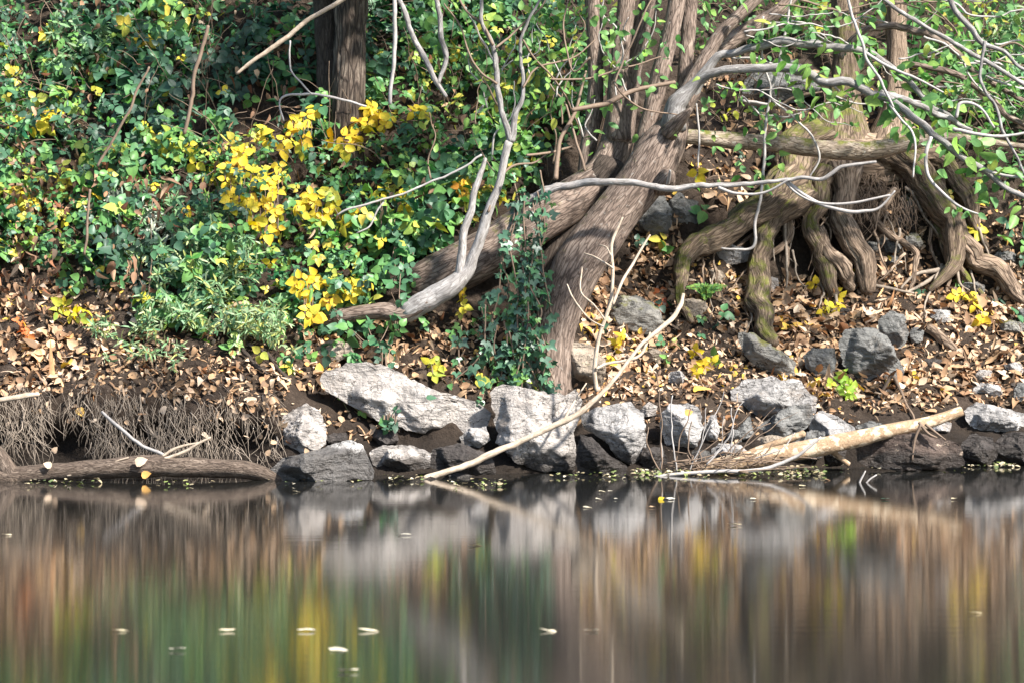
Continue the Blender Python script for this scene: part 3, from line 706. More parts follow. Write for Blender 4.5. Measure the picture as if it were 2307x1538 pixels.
SMALL = [
 (1960, 560, 45, 36, 'rk_blue', 'pale teal stone in the hollow between the thick roots'),
 (2005, 552, 60, 40, 'rk_blue', 'flat slate stone beside the pale teal stone in the root hollow'),
 (2058, 545, 46, 46, 'rk_moss', 'greenish round stone in the root hollow, right of the flat slate stone'),
 (2010, 588, 34, 28, 'rk_blue', 'small dark blue stone at the bottom of the root hollow'),
 (2045, 500, 70, 40, 'rk_dark', 'dark stone at the top of the root hollow'),
 (2050, 460, 60, 50, 'rk_moss', 'mossy block under the shaded overhang of the roots'),
 (2265, 580, 60, 34, 'rk_blue', 'slate stone in leaves beyond the far right root'),
 (2120, 712, 50, 34, 'rk_grey', 'grey stone in leaves above the blue-grey leaning stone'),
 (2065, 757, 36, 42, 'rk_blue', 'little dark stone right of the blue-grey leaning stone'),
 (2100, 818, 60, 26, 'rk_dark', 'dark flat stone set in the slope right of the big dark boulder'),
 (2215, 845, 50, 28, 'rk_grey', 'small lilac grey stone in leaves near the right edge'),
 (2225, 878, 70, 32, 'rk_grey', 'pale stone just above the long pale grey rock'),
 (2285, 830, 44, 30, 'rk_grey', 'grey stone among leaves at the far right of the slope'),
 (2300, 885, 40, 46, 'rk_blue', 'bluish upright stone at the right edge above the long pale rock'),
 (2280, 740, 60, 40, 'rk_moss', 'mossy stone at the right edge of the slope'),
 (2305, 712, 30, 34, 'rk_blue', 'dark blue stone at the right edge near the yellow sprig'),
 (1905, 705, 30, 24, 'rk_dark', 'tiny dark stone under the yellow sprig on the slope'),
 (1745, 640, 24, 36, 'rk_pale', 'small white stone beside the hanging mossy root'),
 (1560, 695, 70, 44, 'rk_tan', 'low tan stone below the tip of the mossy root'),
 (1525, 850, 40, 40, 'rk_grey', 'grey stone poking through leaves above the egg-shaped boulder'),
 (1655, 985, 36, 40, 'rk_blue', 'bluish stone behind the dry stalks beside the narrow rock'),
 (1190, 865, 50, 44, 'rk_grey', 'small upright stone on top of the large square boulder'),
 (2190, 650, 70, 30, 'rk_blue', 'dark slab edge sticking out below the right root'),
 (1610, 622, 50, 34, 'rk_tan', 'brown stone in the shadow beside the fern'),
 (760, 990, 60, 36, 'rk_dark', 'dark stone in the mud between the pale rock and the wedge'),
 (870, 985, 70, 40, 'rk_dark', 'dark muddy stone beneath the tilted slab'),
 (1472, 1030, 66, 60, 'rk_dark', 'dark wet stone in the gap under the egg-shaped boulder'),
 (1645, 1022, 84, 56, 'rk_grey', 'grey stone behind the base of the dry stalks near the peeling log'),
 (1735, 1000, 80, 46, 'rk_tan', 'tan stone below the dark cracked rock above the peeling log'),
 (1580, 1035, 60, 44, 'rk_blue', 'dark stone at the water under the narrow upright rock'),
 (2120, 960, 60, 34, 'rk_grey', 'grey stone under the upper end of the peeling log'),
 (1880, 1030, 60, 50, 'rk_dark', 'dark wet stone below the peeling log beside the short stub'),
]
for k, (x_, y_, w_, h_, m_, l_) in enumerate(SMALL):
    rock(blob(x_, y_, w_, h_, 40 + k), m_, l_, 700 + k * 7, .9, None, facets=8, cat='stone', name='stone')

# ------------------------------------------------------------------ trees
def part(name, mat, parent, specs, nseg=14, rough=.05, lump=0.0, wob=0.0, ridge=0.0):
    mb = MB()
    for k, s in enumerate(specs):
        tube(mb, s, nseg, rough, wob, seed=int(abs(s[0][0]) * 1000) % 97 + k, lump=lump, ridge=ridge)
    return mb.build(name, M[mat], parent)

def leaves_on(mb, paths, per_m, size, kind, spread=.03, colr=(0, 1), hang=.5, drop=.0):
    for P in paths:
        C = catmull(np.asarray(P, float), .02)
        n = max(1, int(np.linalg.norm(np.diff(C[:, :3], axis=0), axis=1).sum() * per_m))
        i = rng.integers(0, len(C), n)
        p = C[i, :3] + rng.normal(0, spread, (n, 3)); p[:, 2] -= abs(rng.normal(0, drop + 1e-6, n))
        D = nrm(rng.normal(0, 1, (n, 3)) * np.array([1, .7, .6]) + np.array([0, -.2, -hang]))
        N = nrm(rng.normal(0, .55, (n, 3)) + np.array([.1, -.6, .6]))
        leaves(mb, p, D, N, size * rng.uniform(.6, 1.2, n), rng.uniform(*colr, n), kind, .25, .25)

# --- the multi-stemmed tree in the middle
base = hit([1240], [850])[0]
tree = thing('multi_stem_tree', 'large grey-brown tree with many leaning stems rising from the boulders in the middle', 'tree', base)
yb = base[1] + .02
trunkA = path([(1232, 905, 128), (1240, 850, 102), (1246, 770, 96), (1264, 690, 102), (1302, 600, 112), (1350, 530, 112), (1404, 460, 108), (1444, 410, 104), (1483, 345, 104), (1518, 288, 74), (1536, 258, 40)], [yb, yb + .1, yb + .2])
part('trunk', 'bark', tree, [trunkA], 40, .05, .06, ridge=.05)
trunkB = path([(1190, 800, 70), (1205, 700, 78), (1235, 600, 84), (1275, 520, 90), (1330, 450, 96), (1385, 375, 92)], yb + .34, yb + .45)
part('trunk', 'bark_dark', tree, [trunkB], 24, .05, .05)
limbB = path([(925, 655, 96), (985, 625, 110), (1060, 588, 112), (1140, 545, 112), (1218, 494, 106), (1296, 448, 98), (1356, 398, 86), (1388, 330, 72), (1402, 250, 68), (1416, 160, 60), (1445, 70, 48), (1470, -20, 42), (1500, -160, 36)], [yb + .30, yb + .2, yb + .3, yb + .5, yb + .65, yb + .7, yb + .75])
part('limb', 'bark', tree, [limbB], 32, .05, .05, ridge=.04)
stems = [
 path([(1395, 320, 60), (1392, 200, 48), (1402, 90, 42), (1412, 0, 40), (1422, -180, 34)], yb + .5, yb + .7),
 path([(1318, 470, 40), (1322, 360, 38), (1340, 240, 38), (1341, 120, 36), (1335, 0, 36), (1330, -180, 30)], yb + .55, yb + .8),
 path([(1430, 440, 50), (1445, 350, 44), (1466, 260, 40), (1484, 180, 42), (1506, 95, 40), (1524, 10, 40), (1545, -160, 36)], yb + .25, yb + .5),
 path([(1500, 330, 36), (1535, 225, 34), (1546, 130, 34), (1553, 30, 36), (1558, -150, 34)], yb + .4, yb + .6),
 path([(1525, 270, 50), (1560, 195, 46), (1592, 130, 34), (1625, 75, 30), (1690, 12, 28), (1760, -60, 24)], yb + .2, yb + .4),
 path([(1560, 180, 36), (1608, 122, 38), (1650, 92, 38), (1690, 65, 36), (1760, 20, 30), (1830, -60, 26)], yb + .45, yb + .7),
]
for s in stems: part('stem', 'bark', tree, [s], 20, .05, .05, ridge=.04)
part('broken_stub', 'bark', tree, [path([(1505, 300, 44), (1535, 268, 28), (1556, 246, 10)], yb + .1, yb - .02)], 16, .12, .1)
part('knot', 'bark', tree, [path([(1490, 420, 60), (1503, 398, 40), (1510, 388, 18)], yb + .1, yb - .02)], 16, .12, .1)
arch1 = path([(1520, 290, 60), (1538, 225, 40), (1565, 185, 26), (1605, 160, 21), (1655, 152, 20), (1750, 155, 20), (1850, 176, 19), (1950, 204, 19), (2010, 230, 18), (2070, 272, 17), (2120, 315, 16), (2180, 356, 15), (2250, 402, 14), (2310, 447, 12), (2400, 520, 10)], [yb + .15, yb, yb - .1, yb - .15, yb - .2])
arch2 = path([(1530, 270, 50), (1560, 200, 34), (1600, 150, 22), (1645, 120, 19), (1720, 101, 18), (1810, 98, 18), (1900, 106, 17), (1965, 125, 16), (2010, 158, 14), (2060, 205, 12), (2100, 245, 11), (2150, 275, 10)], [yb + .25, yb + .15, yb + .1, yb + .05])
arch3 = path([(1990, 215, 16), (2060, 232, 14), (2120, 262, 14), (2190, 296, 9)], yb - .1, yb)
part('arching_branch', 'bark_grey', tree, [arch1], 14, .10, .12, wob=.034)
part('arching_branch', 'bark_grey', tree, [arch2], 14, .10, .12, wob=.034)
part('arching_branch', 'bark_grey', tree, [arch3], 10, .10, .12, wob=.034)
tw = [path(p, yb - .2, yb - .3) for p in (
 [(2098, 310, 9), (2085, 350, 9), (2092, 395, 8), (2130, 440, 7), (2170, 470, 6), (2210, 485, 4)],
 [(2005, 235, 7), (2030, 270, 6), (2055, 300, 6), (2062, 340, 5), (2058, 400, 4)],
 [(1950, 120, 8), (2000, 150, 7), (2060, 175, 6), (2125, 210, 4)],
 [(2215, 380, 8), (2260, 395, 7), (2330, 402, 5)])]
for t_ in tw: part('twig', 'twig', tree, [t_], 7, .05, wob=.006)
pale1 = path([(700, 722, 34), (760, 712, 40), (850, 702, 42), (910, 706, 46), (965, 678, 50), (1020, 645, 45), (1052, 610, 34), (1072, 565, 25), (1092, 495, 23), (1122, 415, 18), (1131, 365, 17), (1150, 318, 20)], [yb, yb - .08, yb - .1, yb - .1])
part('pale_limb', 'bark_sunlit', tree, [pale1[3:]], 22, .10, .12, wob=.014, ridge=.06)
part('buried_limb', 'bark', tree, [pale1[:5] * np.array([1, 1, 1, .93])], 22, .10, .12, wob=.01, ridge=.08)
pb = yb - .1
for s in ([(1150, 318, 20), (1140, 275, 14), (1121, 205, 13), (1117, 130, 12), (1110, 95, 11), (1087, 45, 9), (1085, -60, 8)],
          [(1150, 318, 18), (1166, 255, 13), (1178, 200, 9), (1174, 120, 8), (1181, 75, 7), (1222, -10, 6)],
          [(1038, 630, 26), (1042, 560, 20), (1055, 485, 17), (1079, 410, 14), (1096, 358, 9)]):
    part('pale_branch', 'bark_grey' if s[0][1] < 400 else 'bark_sunlit', tree, [path(s, pb, pb + .05)], 12, .08, .1, wob=.016)
for s in ([(1112, 100, 7), (1090, 60, 6), (1050, 20, 5), (1010, -40, 4)], [(1116, 110, 6), (1160, 70, 5), (1215, 20, 4), (1240, -20, 3)],
          [(1120, 190, 6), (1070, 150, 5), (1035, 60, 4), (1000, 10, 3)], [(1180, 90, 5), (1200, 130, 5), (1250, 180, 4), (1290, 250, 4), (1310, 300, 3)],
          [(1178, 200, 5), (1215, 150, 5), (1290, 130, 4), (1340, 90, 3)], [(1100, 480, 6), (1140, 385, 6), (1200, 370, 5), (1230, 350, 3)],
          [(1252, 405, 12), (1258, 330, 10), (1285, 270, 9), (1305, 225, 7), (1318, 160, 5)], [(1290, 250, 10), (1360, 235, 12), (1400, 215, 12), (1450, 200, 10), (1520, 186, 9)],
          [(1320, 385, 7), (1300, 330, 6), (1275, 240, 5), (1240, 190, 4)], [(1185, 350, 6), (1240, 345, 6), (1290, 330, 5)],
          [(1240, 180, 5), (1330, 175, 5), (1420, 150, 4), (1490, 130, 3)], [(1385, 185, 5), (1420, 100, 5), (1450, 30, 4), (1480, -20, 3)],
          [(1385, 190, 4), (1410, 220, 4), (1450, 245, 4), (1530, 258, 3)], [(1330, 130, 5), (1290, 160, 4), (1270, 60, 4), (1285, -20, 3)]):
    part('twig', 'twig_brown', tree, [path(s, pb - .02, pb + .15)], 6, .03, wob=.01)
longb = path([(1150, 520, 26), (1180, 462, 24), (1215, 434, 22), (1280, 414, 18), (1350, 410, 17), (1430, 415, 15), (1500, 421, 15), (1600, 418, 12), (1700, 410, 10), (1780, 403, 9), (1850, 397, 9), (1910, 378, 8), (1970, 362, 6)], yb - .05, yb - .3)
part('long_branch', 'bark_sunlit', tree, [longb], 10, .12, .12, wob=.022)
for s in ([(1770, 408, 9), (1830, 450, 9), (1900, 474, 9), (1945, 476, 8), (1980, 470, 6), (2015, 430, 4)], [(1765, 405, 6), (1800, 440, 6), (1850, 458, 6), (1930, 456, 6), (2005, 440, 5)],
          [(1620, 424, 8), (1660, 437, 7), (1720, 434, 6), (1780, 405, 5)], [(1505, 415, 8), (1508, 400, 8), (1510, 385, 5)]):
    part('twig', 'twig', tree, [path(s, yb - .22, yb - .3)], 7, .03, wob=.006)
tw2 = []
for k in range(40):
    x0 = rng.uniform(1580, 2280); y0_ = rng.uniform(-40, 230); s_ = rng.uniform(.6, 1.3); dr = rng.uniform(-.2, 1.0)
    w_ = rng.uniform(3, 6)
    tw2.append(path([(x0, y0_, w_), (x0 + 90 * s_, y0_ + rng.normal(0, 18) + 20 * dr, w_ * .85), (x0 + 190 * s_, y0_ + rng.normal(0, 20) + 75 * dr, w_ * .7), (x0 + 270 * s_, y0_ + rng.normal(0, 25) + 150 * dr, w_ * .4)], yb + rng.uniform(-.1, .6)))
for k in range(22):
    x0 = rng.uniform(960, 1480); y0_ = rng.uniform(-40, 330); a_ = rng.uniform(-1, 1); s_ = rng.uniform(.5, 1.3); w_ = rng.uniform(3, 5.5)
    tw2.append(path([(x0, y0_ + 110 * s_, w_), (x0 + 30 * a_ * s_ + rng.normal(0, 10), y0_ + 50 * s_, w_ * .8), (x0 + 90 * a_ * s_ + rng.normal(0, 14), y0_, w_ * .65), (x0 + 110 * a_ * s_, y0_ - 70 * s_, w_ * .4)], yb + rng.uniform(.0, .5)))
for k, t_ in enumerate(tw2): part('twig', 'twig' if k % 3 else 'twig_brown', tree, [t_], 6, .08, wob=.03)
fo = MB()
leaves_on(fo, tw2, 24, .056, 'oval', .03, (.1, .95), .6, .01)
leaves_on(fo, [arch1[5:], arch2[4:], arch3], 60, .078, 'oval', .05, (.2, .95), .6, .03)
leaves_on(fo, tw, 20, .065, 'oval', .03, (.2, .95), .6)
lx = np.concatenate([rng.uniform(1170, 1530, 120), rng.uniform(1560, 1760, 60)]); ly = np.concatenate([np.abs(rng.normal(0, 150, 120)), rng.uniform(150, 420, 60)])
q_ = W(lx, ly, rng.uniform(yb - .15, yb + .35, len(lx)))
leaves(fo, q_, nrm(rng.normal(0, 1, (len(lx), 3)) + np.array([0, -.2, -.6])), nrm(rng.normal(0, .5, (len(lx), 3)) + np.array([0, -.6, .6])), rng.uniform(.03, .062, len(lx)), rng.uniform(0, .9, len(lx)), 'oval')
fo.build('foliage', M['bright'], tree)

# --- leaf clumps added above the picture to shade chosen patches of the bank
az, el = R(SUN_AZ), R(SUN_EL)
SD = np.array([math.sin(az) * math.cos(el), math.cos(az) * math.cos(el), math.sin(el)])
cr, cl = MB(), MB()
top = stems[0][-1, :3]
for px, py, rad, dens in ((640, 170, .44, 820), (500, 60, .25, 150), (880, 400, .30, 330), (420, 260, .28, 200), (240, 190, .22, 110), (120, 440, .22, 100), (1900, 470, .30, 260), (2080, 480, .22, 140), (1130, 760, .24, 170),
                          (420, 560, .22, 90), (1650, 250, .25, 130), (1280, 120, .3, 130), (1560, 520, .2, 110), (300, 960, .3, 90)):
    q = hit([px], [py])[0]
    c = q + SD * max((2.75 - q[2]) / SD[2], .5)
    n = dens
    p = c + nrm(rng.normal(0, 1, (n, 3))) * (rng.uniform(0, 1, n) ** .45 * rad)[:, None] * np.array([1, 1, .75])
    leaves(cl, p, nrm(rng.normal(0, 1, (n, 3)) + np.array([0, 0, -.4])), nrm(rng.normal(0, .6, (n, 3)) + np.array([0, -.3, .8])), rng.uniform(.06, .10, n), rng.uniform(0, .8, n), 'oval')
    tube(cr, np.array([[*top, .03], [*((top + c) / 2 + np.array([0, 0, .25])), .02], [*c, .008]]), 8, .05, .02, int(px))
cr.build('shade_branches', M['bark'], tree); cl.build('shade_foliage', M['bright'], tree)

# --- ivy hanging down the trunk
ivy_b = hit([1180], [850])[0]
ivy = thing('ivy_curtain', 'curtain of dark ivy hanging down the left side of the leaning trunk', 'ivy', ivy_b)
st_, fo = MB(), MB()
for k in range(30):
    low = k % 3 == 0
    x0 = rng.uniform(1020, 1190) if low else rng.choice([1135, 1165, 1190, 1205]) + rng.normal(0, 14); x1 = x0 + rng.normal(0, 34)
    y0_ = rng.uniform(680, 760) if low else rng.uniform(380, 700); y1_ = min(y0_ + rng.uniform(90, 380), 890)
    xs = [(x0, y0_, 4), (x0 + rng.normal(5, 8), (y0_ * 2 + y1_) / 3, 4), ((x0 + x1) / 2 + rng.normal(5, 10), (y0_ + 2 * y1_) / 3, 4), (x1, y1_, 3)]
    P = path(xs, yb - .12 + rng.uniform(-.06, .04), yb - .1 + rng.uniform(-.06, .02))
    tube(st_, P, 5, 0, .01, k)
    C = catmull(P, .02); n = int(len(C) * rng.uniform(.5, 1.5))
    i = rng.integers(0, len(C), n)
    leaves(fo, C[i, :3] + rng.normal(0, .018, (n, 3)), nrm(rng.normal(0, .7, (n, 3)) + np.array([0, -.2, -.8])), nrm(rng.normal(0, .5, (n, 3)) + np.array([0, -.8, .5])), rng.uniform(.028, .062, n), rng.uniform(0, 1, n), 'ivy', .2, .15)
st_.build('stem', M['twig_brown'], ivy); fo.build('foliage', M['ivy'], ivy)

# --- trees behind
bt = hit([785], [345])[0]
back = thing('furrowed_tree', 'straight trunk with deeply furrowed bark above the yellow brambles', 'tree', bt)
part('trunk', 'bark_fur', back, [path([(780, 380, 84), (782, 300, 80), (786, 200, 76), (788, 100, 74), (791, 0, 78), (795, -250, 70)], bt[1] - .1, bt[1] + .1)], 44, .05, .04, ridge=.13)
part('trunk', 'bark_dark', back, [path([(742, 380, 70), (738, 280, 60), (740, 150, 56), (735, 0, 60), (725, -250, 50)], bt[1] + .05, bt[1] + .2)], 24, .06, .05, ridge=.1)

# --- the right-hand tree with exposed roots
rt = hit([1890], [470])[0]
rtree = thing('rooted_tree', 'mossy tree on the right whose bare roots straddle the eroded bank', 'tree', rt)
ty = hit([1900], [330])[0, 1]
part('trunk', 'bark_moss', rtree, [path([(1895, 420, 210), (1890, 330, 165), (1896, 270, 120), (1902, 215, 76), (1906, 150, 62), (1905, 0, 58), (1905, -200, 50)], ty - .02, ty + .25)], 44, .10, .14, ridge=.1)
part('trunk', 'bark_root', rtree, [path([(2000, 400, 170), (2010, 330, 130), (2018, 270, 84), (2022, 200, 60), (2020, 100, 52), (2015, -200, 44)], ty + .0, ty + .35)], 36, .10, .12, ridge=.1)
ROOTS = [
 ('bark_moss', [(1850, 300, 100), (1790, 340, 100), (1765, 410, 84), (1715, 468, 72), (1650, 515, 62), (1590, 545, 54), (1545, 580, 42), (1532, 630, 32), (1542, 690, 26), (1545, 730, 20)], .16),
 ('bark_moss', [(1850, 330, 90), (1815, 400, 82), (1800, 455, 76), (1755, 490, 60), (1722, 540, 56), (1712, 600, 54), (1708, 660, 58), (1722, 720, 52), (1735, 770, 40)], .14),
 ('bark_moss', [(1850, 380, 70), (1838, 440, 58), (1832, 510, 50), (1845, 570, 50), (1862, 615, 44), (1872, 660, 26)], .10),
 ('bark_root', [(1900, 380, 110), (1896, 440, 58), (1902, 500, 56), (1925, 560, 62), (1942, 610, 60), (1950, 660, 40)], .12),
 ('bark_root', [(1838, 520, 38), (1870, 560, 40), (1900, 600, 44), (1925, 650, 26)], .12),
 ('bark_moss', [(1980, 340, 120), (2040, 370, 84), (2085, 420, 70), (2125, 468, 66), (2150, 520, 64), (2148, 575, 46), (2140, 615, 30), (2100, 650, 14)], .14),
 ('bark_root', [(2140, 520, 60), (2180, 565, 56), (2225, 605, 52), (2275, 640, 40), (2310, 680, 20)], .10),
 ('bark_moss', [(2060, 350, 80), (2120, 370, 70), (2170, 430, 50), (2190, 490, 30), (2230, 560, 14)], .08),
]
part('root_plate', 'bark_root', rtree, [path([(1740, 372, 60), (1800, 362, 110), (1870, 368, 130), (1950, 372, 120), (2030, 366, 110), (2100, 372, 60)], toff=.02)], 40, .32, .3, ridge=.2)
for m_, p_, o_ in ROOTS: part('root', m_, rtree, [path(p_, toff=o_)], 30, .14, .18, wob=.045, ridge=.30)
for k in range(7):
    x0 = rng.uniform(1720, 2130); y0_ = rng.uniform(370, 440); dx = (x0 - 1930) * .25
    w_ = rng.uniform(9, 26)
    part('root', 'bark_root' if k % 3 else 'bark_moss', rtree, [path([(x0, y0_, w_ * 1.3), (x0 + dx * .3 + rng.normal(0, 16), y0_ + 70, w_), (x0 + dx * .7 + rng.normal(0, 22), y0_ + 140, w_ * .8), (x0 + dx + rng.normal(0, 28), y0_ + rng.uniform(190, 270), w_ * .4)], toff=.06)], 14, .14, .18, wob=.03, ridge=.15)
for p_ in ([(2140, 600, 14), (2110, 610, 12), (2060, 620, 8), (2030, 650, 5)], [(2130, 610, 12), (2080, 640, 9), (2040, 660, 5)], [(1945, 640, 9), (2000, 650, 8), (2060, 660, 5)], [(2155, 600, 9), (2165, 640, 7), (2185, 655, 4)],
           [(1765, 500, 8), (1775, 580, 7), (1770, 650, 4)], [(1880, 640, 10), (1885, 680, 7), (1870, 720, 4)]):
    part('rootlet', 'root_fine', rtree, [path(p_, toff=.07)], 7, .08, wob=.012)
for k in range(30):
    x0 = rng.uniform(1560, 2260); y0_ = rng.uniform(400, 600) if x0 > 1720 else rng.uniform(540, 640); w_ = rng.uniform(3, 9); a_ = rng.normal(0, 26)
    part('rootlet', 'bark_root' if k % 2 else 'root_fine', rtree, [path([(x0, y0_, w_), (x0 + a_ * .5, y0_ + 30, w_ * .8), (x0 + a_ + rng.normal(0, 10), y0_ + 70, w_ * .6), (x0 + a_ * 1.6, y0_ + rng.uniform(90, 140), w_ * .35)], toff=.075)], 7, .1, wob=.03)
hr = MB()
for k in range(650):
    x = rng.uniform(1740, 2110); y = rng.uniform(350, 480)
    h0 = hit([x], [y])[0] + np.array([0, -.10, 0])
    ln = rng.uniform(.04, .16)
    P = np.array([[*h0, .0022], [*(h0 + np.array([rng.normal(0, .02), -.01, -ln * .5])), .0018], [*(h0 + np.array([rng.normal(0, .03), rng.normal(0, .01), -ln])), .0012]])
    tube(hr, P, 3, 0, .01, k)
hr.build('root_hair', M['twig_brown'], rtree)['kind'] = 'stuff'

lt = hit([2307], [330])[0]
lb = path([(1530, 306, 32), (1600, 313, 36), (1680, 320, 37), (1760, 326, 38), (1850, 336, 42), (1930, 342, 44), (1985, 336, 40), (2050, 324, 32), (2130, 310, 24), (2200, 316, 17), (2307, 330, 13), (2420, 335, 10)], [1.25, 1.45, 1.55, 1.55, 1.7])
o_ = part('fallen_limb', 'log_moss', None, [lb], 24, .06, .08)
tag(o_, 'long mossy limb lying level across the tops of the exposed roots', 'log')

# ------------------------------------------------------------------ logs and sticks
def log(name, label, mat, pts, y0, y1=None, nseg=22, rough=.07, lump=.07, ridge=0, cat='log', extra=(), ex_mat=None, ex_name='stub', wob=0):
    P = path(pts, y0, y1)
    t = thing(name, label, cat, P[0, :3])
    part('stem', mat, t, [P], nseg, rough, lump, ridge=ridge, wob=wob)
    for e in extra: part(ex_name, ex_mat or mat, t, [path(e, y0 if not isinstance(y0, list) else y0[len(y0) // 2])], max(7, nseg // 2), .06, .05, wob=wob)
    return t
log('sunken_log', 'dark waterlogged log lying along the foot of the muddy bank', 'log_wet',
    [(-60, 1075, 70), (10, 1075, 52), (60, 1068, 42), (150, 1060, 42), (250, 1054, 48), (350, 1050, 50), (450, 1052, 46), (540, 1056, 42), (590, 1066, 36), (625, 1080, 26), (650, 1092, 12)], [-.35, -.35, -.3], ridge=.08,
    extra=[[(30, 1085, 50), (10, 1050, 46), (-15, 1015, 40), (-50, 990, 34)]], ex_name='side_branch')
log('peeling_log', 'dead log with peeling tan bark slanting up over the rocks on the right', 'log_bare',
    [(1560, 1060, 20), (1610, 1050, 36), (1700, 1034, 44), (1780, 1018, 42), (1860, 1003, 40), (1940, 986, 36), (2000, 970, 32), (2060, 958, 30), (2110, 945, 26), (2165, 925, 22)], [.1, .12, .25, .4],
    extra=[[(1690, 1022, 22), (1740, 1002, 18), (1775, 990, 17), (1812, 975, 15)], [(1868, 1010, 14), (1890, 1028, 13), (1912, 1046, 12)]])
for p_ in ([(2075, 955, 8), (2060, 990, 6), (2055, 1035, 4)], [(2070, 950, 8), (2090, 975, 6), (2110, 985, 4)], [(2085, 955, 7), (2110, 975, 5), (2130, 990, 3)]):
    tag(part('dead_twig', 'twig_brown', None, [path(p_, .22)], 6, .03, wob=.004), {2060: 'thin dark twig hanging straight down from the peeling log', 2090: 'short dark twig jutting right from the peeling log knot', 2110: 'thin dark twig slanting down right past the log knot'}[p_[1][0]], 'twig')
lean = [(955, 1082, 18), (1010, 1062, 14), (1100, 1026, 15), (1200, 982, 13), (1290, 938, 14), (1350, 886, 11), (1410, 820, 9), (1452, 772, 9), (1500, 735, 11), (1532, 695, 10), (1541, 665, 7)]
bl = log('leaning_branch', 'bare bleached branch leaning from the water across the big square boulder', 'stick', lean, [-.22, -.1, -.05, .25], nseg=12, rough=.09, lump=.1, cat='branch', wob=.014)
for e in ([(1345, 882, 10), (1341, 830, 10), (1350, 760, 9), (1374, 690, 9), (1381, 620, 8), (1379, 550, 8), (1402, 490, 5)], [(1381, 685, 7), (1405, 630, 7), (1440, 570, 6), (1465, 530, 4)],
          [(1343, 830, 7), (1370, 818, 7), (1410, 812, 7), (1440, 800, 7), (1458, 770, 6), (1466, 748, 4)], [(1270, 945, 7), (1290, 910, 5), (1322, 862, 3)],
          [(1380, 605, 5), (1345, 580, 4), (1315, 572, 3)], [(1378, 575, 4), (1365, 558, 3), (1350, 553, 3)], [(1362, 720, 4), (1340, 690, 4), (1308, 655, 4), (1312, 600, 3)], [(1360, 735, 4), (1325, 715, 4), (1290, 670, 4), (1278, 640, 3)]):
    part('fork', 'stick', bl, [path(e, -.02, .12)], 7, .04, wob=.006)

